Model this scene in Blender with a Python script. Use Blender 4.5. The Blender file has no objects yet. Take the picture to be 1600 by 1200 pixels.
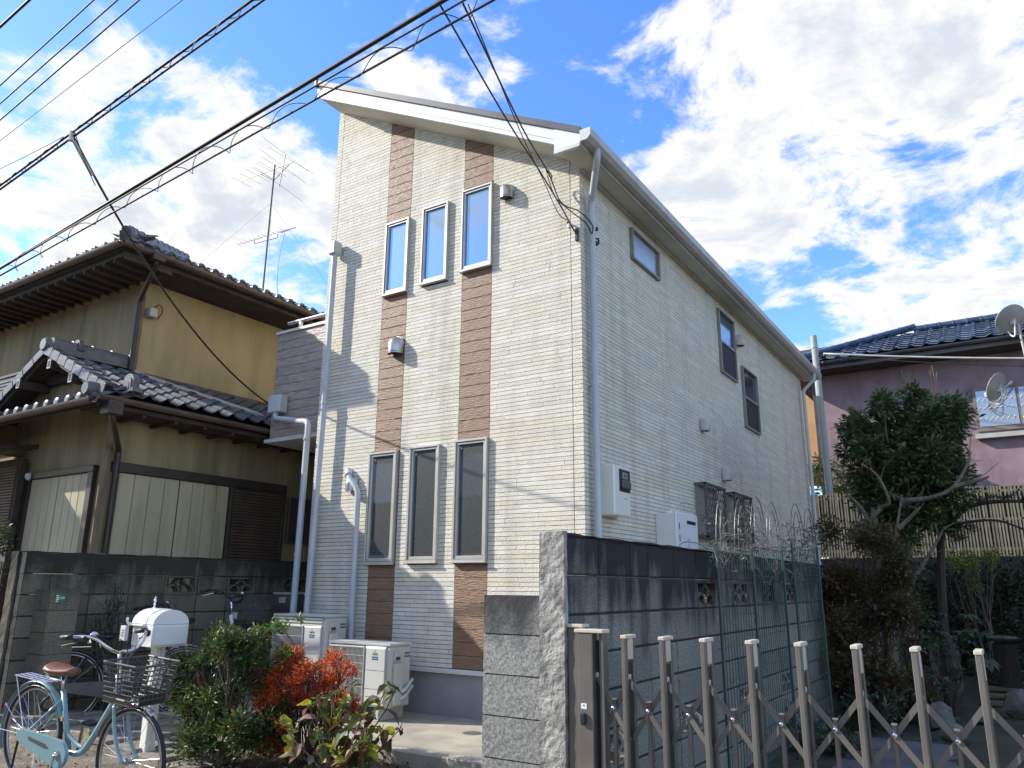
import bpy, math, random
import numpy as np
from mathutils import Vector, Matrix
random.seed(7); np.random.seed(7)
PI = math.pi
scene = bpy.context.scene
COL = scene.collection

# ---------------------------------------------------------------- camera
cam_d = bpy.data.cameras.new('camera')
cam = bpy.data.objects.new('camera', cam_d); COL.objects.link(cam); scene.camera = cam
cam_d.sensor_width = 36.0; cam_d.lens = 1196.996 / 1600 * 36.0
cam_d.clip_start = 0.05; cam_d.clip_end = 3000
_p, _r, _y = 0.2585253, 0.0074148, -0.57502
_F = Vector((math.sin(_y) * math.cos(_p), math.cos(_y) * math.cos(_p), math.sin(_p)))
_R = Vector((math.cos(_y), -math.sin(_y), 0)); _U = _R.cross(_F)
_R2 = _R * math.cos(_r) + _U * math.sin(_r); _U2 = -_R * math.sin(_r) + _U * math.cos(_r)
cam.matrix_world = Matrix(((_R2.x, _U2.x, -_F.x, 3.38), (_R2.y, _U2.y, -_F.y, -6.5), (_R2.z, _U2.z, -_F.z, 1.25), (0, 0, 0, 1)))

# ---------------------------------------------------------------- exposure, sun, sky
scene.view_settings.view_transform = 'Standard'; scene.view_settings.look = 'None'
scene.view_settings.gamma = 1.0; scene.view_settings.use_curve_mapping = False
scene.view_settings.exposure = 1.32
SUN = Vector((-4.35, -2.0, 3.0)).normalized()
SUN_EL = math.asin(SUN.z); SUN_ROT = math.atan2(SUN.x, SUN.y) % (2 * PI)
sd = bpy.data.lights.new('sun', 'SUN'); sd.energy = 2.7; sd.angle = math.radians(0.5); sd.color = (1.0, 0.94, 0.84)
so = bpy.data.objects.new('sun', sd); COL.objects.link(so)
so.rotation_euler = SUN.to_track_quat('Z', 'Y').to_euler(); so.location = SUN * 60

world = bpy.data.worlds.new('World'); scene.world = world; world.use_nodes = True
nt = world.node_tree; N = nt.nodes; L = nt.links
for n in list(N): N.remove(n)
def wn(t, **k):
    n = N.new(t)
    for a, b in k.items(): setattr(n, a, b)
    return n
def wmath(op, a, b=None, clamp=False):
    n = wn('ShaderNodeMath', operation=op, use_clamp=clamp)
    for i, v in enumerate((a, b)):
        if v is None: continue
        if isinstance(v, (int, float)): n.inputs[i].default_value = v
        else: L.new(v, n.inputs[i])
    return n.outputs[0]
out = wn('ShaderNodeOutputWorld'); bg = wn('ShaderNodeBackground'); L.new(bg.outputs[0], out.inputs[0])
bg.inputs[1].default_value = 0.135
sky = wn('ShaderNodeTexSky', sky_type='NISHITA', sun_disc=False); sky.sun_elevation = SUN_EL; sky.sun_rotation = SUN_ROT
sky.altitude = 50; sky.air_density = 1.0; sky.dust_density = 0.35; sky.ozone_density = 2.2
hsv = wn('ShaderNodeHueSaturation'); hsv.inputs['Saturation'].default_value = 1.26; hsv.inputs['Hue'].default_value = 0.512; hsv.inputs['Value'].default_value = 1.12; L.new(sky.outputs[0], hsv.inputs['Color'])
tc = wn('ShaderNodeTexCoord')
sep = wn('ShaderNodeSeparateXYZ'); L.new(tc.outputs['Generated'], sep.inputs[0])
den = wmath('ADD', wmath('MAXIMUM', sep.outputs[2], 0.0), 0.22)
cmb = wn('ShaderNodeCombineXYZ'); L.new(wmath('DIVIDE', sep.outputs[0], den), cmb.inputs[0]); L.new(wmath('DIVIDE', sep.outputs[1], den), cmb.inputs[1])
def wnoise(scale, detail, rough, dist=0.0, off=(0, 0, 0)):
    mp = wn('ShaderNodeMapping'); mp.inputs['Location'].default_value = off; L.new(cmb.outputs[0], mp.inputs[0])
    n = wn('ShaderNodeTexNoise'); n.inputs['Scale'].default_value = scale; n.inputs['Detail'].default_value = detail
    n.inputs['Roughness'].default_value = rough; n.inputs['Distortion'].default_value = dist
    L.new(mp.outputs[0], n.inputs['Vector']); return n.outputs[0]
n1 = wnoise(4.6, 12, 0.64, 0.35, (3.1, 1.7, 0)); n2 = wnoise(11.0, 8, 0.62, 0.15, (0.3, 4.4, 0))
field = wmath('ADD', wmath('MULTIPLY', wmath('SUBTRACT', n1, 0.5), 8.5), wmath('MULTIPLY', wmath('SUBTRACT', n2, 0.5), 2.4))
# banks of cloud and gaps between them, by direction in the sky: (direction, half width in radians, amount)
BANKS = [((-.19, .79, .585), .20, .50), ((-.02, .85, .52), .24, .55), ((-.16, .875, .456), .17, .45), ((-.05, .935, .35), .15, .45), ((-.26, .86, .44), .08, .4), ((-.15, .945, .28), .07, .5),
         ((-.30, .73, .61), .08, .30), ((-.77, .44, .464), .13, .72), ((-.70, .547, .461), .11, .65), ((-.842, .35, .411), .16, .70), ((-.64, .60, .46), .06, .5),
         ((-.505, .631, .589), .085, .90), ((-.56, .585, .585), .06, .6), ((-.765, .363, .533), .04, .65), ((-.748, .337, .572), .05, .65), ((-.69, .445, .571), .05, .6), ((-.66, .50, .54), .05, .5),
         ((-.563, .535, .63), .12, -.95), ((-.66, .42, .625), .14, -.75), ((-.73, .40, .55), .12, -.55), ((-.36, .745, .56), .10, -.85), ((-.41, .66, .63), .10, -.75), ((-.80, .26, .54), .12, -.6),
         ((-.065, .906, .418), .07, -.85), ((-.18, .918, .35), .07, -.95), ((-.21, .92, .33), .05, -.5), ((.04, .888, .458), .05, -.7), ((-.13, .93, .33), .05, -.5), ((-.20, .80, .56), .04, -.45), ((-.01, .87, .49), .04, -.4)]
for d, w_, a_ in BANKS:
    v = Vector(d).normalized()
    dp = wn('ShaderNodeVectorMath', operation='DOT_PRODUCT'); L.new(tc.outputs['Generated'], dp.inputs[0]); dp.inputs[1].default_value = v
    mr = wn('ShaderNodeMapRange', interpolation_type='SMOOTHSTEP'); L.new(dp.outputs['Value'], mr.inputs[0])
    mr.inputs[1].default_value = math.cos(w_ * 1.5); mr.inputs[2].default_value = math.cos(w_ * 0.25); mr.inputs[3].default_value = 0; mr.inputs[4].default_value = a_
    field = wmath('ADD', field, mr.outputs[0])
cov = wn('ShaderNodeMapRange', interpolation_type='SMOOTHSTEP'); L.new(field, cov.inputs[0])
cov.inputs[1].default_value = -0.45; cov.inputs[2].default_value = 1.05; cov.inputs[3].default_value = 0.0; cov.inputs[4].default_value = 1.0
thick = wn('ShaderNodeMapRange', interpolation_type='SMOOTHSTEP'); L.new(wmath('ADD', field, wmath('MULTIPLY', wmath('SUBTRACT', wnoise(4.5, 6, .55, 0.2, (7, 2, 0)), .5), 2.2)), thick.inputs[0])
thick.inputs[1].default_value = 0.4; thick.inputs[2].default_value = 2.7; thick.inputs[3].default_value = 0.0; thick.inputs[4].default_value = 1.0
cc = wn('ShaderNodeMix', data_type='RGBA'); L.new(thick.outputs[0], cc.inputs[0])
cc.inputs[6].default_value = (3.35, 3.3, 3.2, 1); cc.inputs[7].default_value = (2.15, 2.3, 2.6, 1)
mx = wn('ShaderNodeMix', data_type='RGBA'); L.new(cov.outputs[0], mx.inputs[0]); L.new(hsv.outputs[0], mx.inputs[6]); L.new(cc.outputs[2], mx.inputs[7])
L.new(mx.outputs[2], bg.inputs[0])

# ---------------------------------------------------------------- materials
def mat(name, c1, c2=None, rough=0.7, scale=6.0, bump=0.0, bscale=None, metal=0.0, spec=0.5, detail=5, coords='pos', stretch=(1, 1, 1), lo=.35, hi=.65, transl=0.0, streak=0.0):
    m = bpy.data.materials.new(name); m.use_nodes = True; nt = m.node_tree; n = nt.nodes; l = nt.links
    b = n['Principled BSDF']; b.inputs['Roughness'].default_value = rough; b.inputs['Metallic'].default_value = metal
    b.inputs['Specular IOR Level'].default_value = spec
    def vec():
        if coords == 'pos': g = n.new('ShaderNodeNewGeometry'); s = g.outputs['Position']
        else: g = n.new('ShaderNodeTexCoord'); s = g.outputs['Object']
        mp = n.new('ShaderNodeMapping'); mp.inputs['Scale'].default_value = stretch; l.new(s, mp.inputs[0]); return mp.outputs[0]
    v = vec()
    if c2 is None: c2 = tuple(x * 0.8 for x in c1)
    t = n.new('ShaderNodeTexNoise'); t.inputs['Scale'].default_value = scale; t.inputs['Detail'].default_value = detail; l.new(v, t.inputs['Vector'])
    r = n.new('ShaderNodeValToRGB'); r.color_ramp.elements[0].position = lo; r.color_ramp.elements[1].position = hi
    r.color_ramp.elements[0].color = (*c2, 1); r.color_ramp.elements[1].color = (*c1, 1); l.new(t.outputs[0], r.inputs[0])
    l.new(r.outputs[0], b.inputs['Base Color'])
    if streak > 0:
        g2 = n.new('ShaderNodeNewGeometry'); mp2 = n.new('ShaderNodeMapping'); mp2.inputs['Scale'].default_value = (1, 1, .13); l.new(g2.outputs['Position'], mp2.inputs[0])
        t3 = n.new('ShaderNodeTexNoise'); t3.inputs['Scale'].default_value = 3.2; t3.inputs['Detail'].default_value = 8; t3.inputs['Roughness'].default_value = .65; l.new(mp2.outputs[0], t3.inputs['Vector'])
        m3 = n.new('ShaderNodeMapRange'); l.new(t3.outputs[0], m3.inputs[0]); m3.inputs[1].default_value = .5; m3.inputs[2].default_value = .8; m3.inputs[3].default_value = 0; m3.inputs[4].default_value = streak
        x3 = n.new('ShaderNodeMix'); x3.data_type = 'RGBA'; l.new(m3.outputs[0], x3.inputs[0]); l.new(r.outputs[0], x3.inputs[6]); x3.inputs[7].default_value = (c2[0] * .42, c2[1] * .40, c2[2] * .33, 1); l.new(x3.outputs[2], b.inputs['Base Color'])
    if bump > 0:
        t2 = n.new('ShaderNodeTexNoise'); t2.inputs['Scale'].default_value = bscale or scale * 6; t2.inputs['Detail'].default_value = 6; l.new(v, t2.inputs['Vector'])
        bp = n.new('ShaderNodeBump'); bp.inputs['Strength'].default_value = bump; bp.inputs['Distance'].default_value = 0.02
        l.new(t2.outputs[0], bp.inputs['Height']); l.new(bp.outputs[0], b.inputs['Normal'])
    if transl > 0:
        tr = n.new('ShaderNodeBsdfTranslucent'); l.new(r.outputs[0], tr.inputs[0])
        ms = n.new('ShaderNodeMixShader'); ms.inputs[0].default_value = transl
        l.new(b.outputs[0], ms.inputs[1]); l.new(tr.outputs[0], ms.inputs[2]); l.new(ms.outputs[0], n['Material Output'].inputs[0])
    return m
def add_random(m, amt=.25):
    """per-piece tint: neighbouring pieces of one batch differ a little"""
    n = m.node_tree.nodes; l = m.node_tree.links; b = n['Principled BSDF']
    src = b.inputs['Base Color'].links[0].from_socket
    oi = n.new('ShaderNodeObjectInfo'); mr = n.new('ShaderNodeMapRange'); l.new(oi.outputs['Random'], mr.inputs[0])
    mr.inputs[3].default_value = 1 - amt; mr.inputs[4].default_value = 1 + amt
    h = n.new('ShaderNodeHueSaturation'); l.new(src, h.inputs['Color']); l.new(mr.outputs[0], h.inputs['Value']); l.new(h.outputs[0], b.inputs['Base Color'])
    return m
def glass(name, tint, refl, rough=0.02, wire=False, gcol=(.88, .94, 1.0)):
    m = bpy.data.materials.new(name); m.use_nodes = True; n = m.node_tree.nodes; l = m.node_tree.links
    b = n['Principled BSDF']; b.inputs['Base Color'].default_value = (*tint, 1); b.inputs['Roughness'].default_value = 0.5
    g = n.new('ShaderNodeBsdfGlossy'); g.inputs['Roughness'].default_value = rough; g.inputs['Color'].default_value = (*gcol, 1)
    lw = n.new('ShaderNodeLayerWeight'); lw.inputs[0].default_value = 0.35
    mr = n.new('ShaderNodeMapRange'); l.new(lw.outputs['Fresnel'], mr.inputs[0]); mr.inputs[3].default_value = refl; mr.inputs[4].default_value = 1.0
    ms = n.new('ShaderNodeMixShader'); l.new(mr.outputs[0], ms.inputs[0]); l.new(b.outputs[0], ms.inputs[1]); l.new(g.outputs[0], ms.inputs[2])
    l.new(ms.outputs[0], n['Material Output'].inputs[0])
    if wire:
        geo = n.new('ShaderNodeNewGeometry'); w1 = n.new('ShaderNodeTexWave'); w1.wave_type = 'BANDS'; w1.bands_direction = 'DIAGONAL'
        mp = n.new('ShaderNodeMapping'); mp.inputs['Scale'].default_value = (1, 0, 1); l.new(geo.outputs['Position'], mp.inputs[0]); l.new(mp.outputs[0], w1.inputs[0]); w1.inputs['Scale'].default_value = 22
        rp = n.new('ShaderNodeValToRGB'); rp.color_ramp.elements[0].position = .8; rp.color_ramp.elements[1].position = .95
        rp.color_ramp.elements[0].color = (*tint, 1); rp.color_ramp.elements[1].color = (.05, .056, .054, 1)
        l.new(w1.outputs['Fac'], rp.inputs[0]); l.new(rp.outputs[0], b.inputs['Base Color'])
    return m
M = {}
M['cream_a'] = mat('cream_stone', (.69, .655, .54), (.625, .59, .485), .75, 9, .5, 60, streak=.5)
M['cream_b'] = mat('cream_stone_pale', (.73, .70, .595), (.66, .63, .53), .75, 9, .5, 60, streak=.5)
M['cream_c'] = mat('cream_stone_tan', (.68, .62, .47), (.635, .58, .455), .75, 9, .5, 60, streak=.5)
M['cream_d'] = mat('cream_stone_grey', (.64, .61, .505), (.59, .56, .465), .75, 9, .5, 60, streak=.5)
M['joint'] = mat('joint_grey', (.065, .06, .052), (.045, .042, .038), .9, 9)
M['brown'] = add_random(mat('brown_wood_board', (.25, .148, .085), (.18, .105, .06), .5, 7, .55, 14, stretch=(1, 1, 7)), .04)
M['mauve'] = add_random(mat('sky_sheen_brown_board', (.42, .35, .30), (.27, .22, .185), .45, 7, .6, 12, stretch=(1, 1, 7)), .05)  # paler copy of the brown boards, sky sheen put into the colour
M['white'] = mat('white_metal', (.74, .75, .74), (.68, .69, .68), .4, 3)
M['offwhite'] = mat('offwhite_trim', (.62, .63, .60), (.55, .56, .53), .5, 2)
M['soffit'] = mat('soffit_cream', (.60, .57, .48), (.52, .49, .41), .7, 2)
M['slate'] = mat('slate_metal_edge', (.075, .085, .095), (.05, .057, .065), .45, 5)
M['pipe'] = mat('pale_pipe', (.50, .53, .55), (.44, .47, .49), .38, 4)
M['gutter'] = mat('gutter_grey_beige', (.46, .45, .41), (.38, .37, .34), .4, 5)
M['taupe'] = mat('taupe_metal', (.56, .535, .48), (.50, .48, .43), .35, 4, metal=.3)
M['taupe_dk'] = mat('taupe_dark', (.10, .095, .09), (.07, .066, .062), .4, 4)
M['steel'] = mat('brushed_steel', (.55, .53, .50), (.40, .385, .36), .33, 12, metal=.8)
M['chrome'] = mat('chrome', (.75, .75, .77), (.65, .65, .67), .16, 12, metal=1.0)
M['black'] = mat('black_plastic', (.018, .018, .02), (.012, .012, .013), .5, 12)
M['rubber'] = mat('tyre_rubber', (.03, .03, .03), (.018, .018, .018), .75, 30)
M['glass_up'] = glass('window_glass_upper', (.015, .04, .10), .50, gcol=(.34, .62, 1.0))  # blue of the reflected sky painted into the pane tint
M['glass_low'] = glass('window_glass_lower', (.018, .028, .026), .14, .03, wire=True)
M['glass_side'] = glass('window_glass_side', (.02, .025, .03), .30, .08, gcol=(.6, .78, 1.0))
M['side_frame'] = mat('side_window_frame', (.27, .255, .23), (.22, .21, .19), .4, 4)
M['screen'] = mat('insect_screen', (.02, .02, .022), (.015, .015, .017), .7, 4)
M['frost'] = glass('frosted_glass', (.10, .12, .14), .30, .35)
M['concrete'] = mat('pale_concrete', (.44, .40, .30), (.29, .27, .22), .85, 3.5, .25, 60)
M['found'] = mat('foundation_render', (.30, .30, .30), (.26, .26, .26), .85, 5, .15, 70)
M['street'] = mat('street_soil', (.25, .21, .15), (.13, .11, .08), .95, 7, .6, 40)
M['soil'] = mat('bed_soil', (.15, .11, .07), (.06, .045, .03), .95, 14, .9, 45)
M['garden'] = mat('mossy_garden_soil', (.055, .06, .03), (.035, .03, .02), .95, 2.3, .8, 30)
M['paver'] = add_random(mat('stone_paver', (.26, .24, .20), (.17, .155, .13), .85, 9, .3, 50), .15)
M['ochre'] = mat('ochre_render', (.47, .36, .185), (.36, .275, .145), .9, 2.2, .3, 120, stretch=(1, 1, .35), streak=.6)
M['ochre_dk'] = mat('shaded_weathered_ochre', (.37, .30, .165), (.22, .185, .11), .92, 3.5, .3, 120, stretch=(1, 1, .14), streak=.7)  # darker ochre copy: wall shade put into the colour, streaks are weathering
M['shutter'] = mat('shutter_cream', (.47, .42, .28), (.40, .36, .24), .55, 2, stretch=(1, 1, .2), streak=.7)
M['dkbrown'] = mat('dark_brown_metal', (.05, .036, .03), (.032, .024, .02), .45, 5)
M['brown_gut'] = mat('brown_gutter', (.13, .085, .065), (.085, .057, .045), .42, 5)
M['wood_dk'] = mat('old_dark_wood', (.065, .045, .035), (.035, .025, .02), .8, 5, .3, 30, stretch=(1, 1, 1))
M['kawara'] = add_random(mat('grey_roof_tile', (.115, .12, .13), (.07, .073, .08), .42, 12, .15, 60), .3)
M['bluetile'] = add_random(mat('blue_glazed_tile', (.045, .085, .15), (.022, .045, .085), .22, 6), .3)
M['pink'] = mat('mauve_pink_render', (.31, .22, .25), (.23, .165, .185), .9, 2.6, .2, 90, streak=.5)
M['bamboo'] = add_random(mat('bamboo_cane', (.85, .68, .42), (.66, .50, .28), .5, 3, stretch=(6, 6, .5)), .25)
M['bark'] = mat('grey_bark', (.19, .15, .11), (.09, .07, .05), .9, 12, .8, 30, stretch=(1, 1, .25))
M['bark_dk'] = mat('dark_bark', (.065, .05, .035), (.03, .023, .017), .9, 12, .8, 30, stretch=(1, 1, .25))
M['cable'] = mat('black_cable', (.02, .02, .022), (.013, .013, .015), .6, 9)
M['dish'] = mat('dish_grey', (.36, .36, .33), (.30, .30, .27), .5, 5)
M['bike_blue'] = mat('light_blue_paint', (.22, .36, .40), (.19, .32, .36), .28, 5)
M['saddle'] = mat('brown_leather', (.20, .075, .045), (.15, .055, .035), .4, 12)
M['acwhite'] = mat('ac_beige_white', (.56, .56, .51), (.52, .52, .47), .5, 3)
M['acdark'] = mat('ac_dark_fins', (.10, .095, .09), (.06, .057, .054), .6, 30)
M['mailbox'] = mat('mailbox_white_enamel', (.78, .78, .72), (.74, .74, .68), .22, 3)
M['post_gate'] = mat('gate_bronze', (.205, .188, .168), (.165, .15, .135), .38, 5, metal=.4)
M['gate_cap'] = mat('gate_cap_beige', (.56, .50, .40), (.50, .45, .36), .5, 5)
M['green_wire'] = mat('green_coated_wire', (.03, .075, .06), (.02, .05, .04), .5, 9)
M['twig'] = mat('dry_twig', (.19, .175, .15), (.10, .09, .075), .9, 12)
M['stone'] = mat('garden_stone', (.16, .155, .13), (.08, .08, .065), .9, 7, .8, 25)
M['plank'] = add_random(mat('old_plank', (.16, .12, .075), (.09, .065, .04), .85, 6, .3, 30, stretch=(.3, 1, 1)), .2)
M['green_sign'] = mat('green_sticker', (.02, .17, .09), (.018, .15, .08), .5, 3)
M['print_white'] = mat('white_print', (.75, .77, .74), (.72, .74, .71), .5, 3)
M['print_grey'] = mat('grey_print', (.10, .10, .11), (.09, .09, .1), .5, 3)
M['print_blue'] = mat('blue_label', (.02, .14, .22), (.018, .12, .2), .4, 3)
M['red'] = mat('red_reflector', (.45, .03, .02), (.4, .025, .015), .3, 3)
M['yellow'] = mat('amber', (.6, .35, .05), (.5, .3, .04), .4, 3)
def leafmat(name, c, t=.3, rough=.42, var=.6): return mat(name, c, tuple(x * var for x in c), rough, 22, transl=t)
LEAF = {
 'tree': [leafmat('leaf_tree_a', (.11, .17, .055)), leafmat('leaf_tree_b', (.065, .115, .04)), leafmat('leaf_tree_c', (.18, .25, .09)), leafmat('leaf_tree_d', (.12, .12, .05))],
 'nandina': [leafmat('leaf_nandina_a', (.075, .15, .035)), leafmat('leaf_nandina_b', (.04, .09, .03)), leafmat('leaf_nandina_c', (.20, .26, .05)), leafmat('leaf_nandina_d', (.22, .13, .04))],
 'lime': [leafmat('leaf_lime_a', (.22, .30, .05)), leafmat('leaf_lime_b', (.12, .22, .04))],
 'redberry': [leafmat('leaf_redtip_a', (.28, .035, .03)), leafmat('leaf_redtip_b', (.16, .04, .025))],
 'azalea': [leafmat('leaf_azalea_a', (.85, .15, .035), .5), leafmat('leaf_azalea_b', (.66, .07, .03), .5), leafmat('leaf_azalea_c', (.85, .33, .08), .5), leafmat('leaf_azalea_d', (.20, .10, .035), .4)],
 'maple': [leafmat('leaf_maple_a', (.15, .085, .045)), leafmat('leaf_maple_b', (.10, .10, .04)), leafmat('leaf_maple_c', (.26, .09, .05)), leafmat('leaf_maple_d', (.06, .10, .035))],
 'hedge': [leafmat('leaf_hedge_a', (.03, .055, .02)), leafmat('leaf_hedge_b', (.02, .04, .015)), leafmat('leaf_hedge_c', (.06, .09, .03)), leafmat('leaf_hedge_d', (.10, .13, .035))],
 'hydr': [leafmat('leaf_hydrangea_a', (.16, .155, .05), .3, .5), leafmat('leaf_hydrangea_b', (.10, .14, .045), .3, .5), leafmat('leaf_hydrangea_c', (.15, .085, .05), .35, .5), leafmat('leaf_hydrangea_d', (.42, .42, .05), .4, .5)],
 'fresh': [leafmat('leaf_fresh_a', (.05, .15, .04)), leafmat('leaf_fresh_b', (.03, .10, .03))],
 'grey': [leafmat('leaf_grey_a', (.16, .17, .16)), leafmat('leaf_grey_b', (.10, .11, .10))],
}
# mildew streaks on the old block walls (world position: they run down from the coping)
def block_mat(name, base, dark, top_z, reach, streak=1.0):
    m = bpy.data.materials.new(name); m.use_nodes = True; n = m.node_tree.nodes; l = m.node_tree.links; b = n['Principled BSDF']
    b.inputs['Roughness'].default_value = .92; b.inputs['Specular IOR Level'].default_value = .25
    geo = n.new('ShaderNodeNewGeometry'); P = geo.outputs['Position']
    def noise(sc, st, det=6):
        mp = n.new('ShaderNodeMapping'); mp.inputs['Scale'].default_value = st; l.new(P, mp.inputs[0])
        t = n.new('ShaderNodeTexNoise'); t.inputs['Scale'].default_value = sc; t.inputs['Detail'].default_value = det; l.new(mp.outputs[0], t.inputs['Vector']); return t.outputs[0]
    fine = noise(90, (1, 1, 1)); blot = noise(4.5, (1, 1, .8)); run = noise(9, (1, 1, .12))
    r = n.new('ShaderNodeValToRGB'); r.color_ramp.elements[0].color = (*[x * .55 for x in base], 1); r.color_ramp.elements[1].color = (*[x * 1.2 for x in base], 1)
    r.color_ramp.elements[0].position = .35; r.color_ramp.elements[1].position = .65; l.new(fine, r.inputs[0])
    sp = n.new('ShaderNodeSeparateXYZ'); l.new(P, sp.inputs[0])
    mr = n.new('ShaderNodeMapRange'); l.new(sp.outputs[2], mr.inputs[0]); mr.inputs[1].default_value = top_z - reach; mr.inputs[2].default_value = top_z; mr.inputs[3].default_value = -.28; mr.inputs[4].default_value = .42 * streak
    a1 = n.new('ShaderNodeMath'); a1.operation = 'ADD'; l.new(run, a1.inputs[0]); l.new(mr.outputs[0], a1.inputs[1])
    a2 = n.new('ShaderNodeMath'); a2.operation = 'MULTIPLY_ADD'; l.new(blot, a2.inputs[0]); a2.inputs[1].default_value = .7; l.new(a1.outputs[0], a2.inputs[2])
    f = n.new('ShaderNodeMapRange'); l.new(a2.outputs[0], f.inputs[0]); f.inputs[1].default_value = .72; f.inputs[2].default_value = 1.12; f.inputs[3].default_value = 0; f.inputs[4].default_value = .92
    mxx = n.new('ShaderNodeMix'); mxx.data_type = 'RGBA'; l.new(f.outputs[0], mxx.inputs[0]); l.new(r.outputs[0], mxx.inputs[6]); mxx.inputs[7].default_value = (*dark, 1)
    oi = n.new('ShaderNodeObjectInfo'); m2 = n.new('ShaderNodeMapRange'); l.new(oi.outputs['Random'], m2.inputs[0]); m2.inputs[3].default_value = .82; m2.inputs[4].default_value = 1.15
    h = n.new('ShaderNodeHueSaturation'); l.new(mxx.outputs[2], h.inputs['Color']); l.new(m2.outputs[0], h.inputs['Value']); l.new(h.outputs[0], b.inputs['Base Color'])
    bp = n.new('ShaderNodeBump'); bp.inputs['Strength'].default_value = .45; bp.inputs['Distance'].default_value = .004; l.new(fine, bp.inputs['Height']); l.new(bp.outputs[0], b.inputs['Normal'])
    return m
M['block_r'] = block_mat('mildewed_block', (.23, .225, .195), (.018, .02, .02), 1.52, .75)
M['block_p'] = block_mat('grey_split_block', (.25, .25, .235), (.05, .05, .05), 1.22, .35, .8)
M['block_l'] = block_mat('brown_grey_block', (.17, .158, .118), (.03, .03, .027), 1.55, .6)
M['mortar'] = mat('dark_mortar', (.06, .06, .058), (.04, .04, .038), .95, 20)
M['render_end'] = mat('rough_mortar_end', (.42, .41, .37), (.17, .165, .15), .95, 9, .8, 40)

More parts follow.
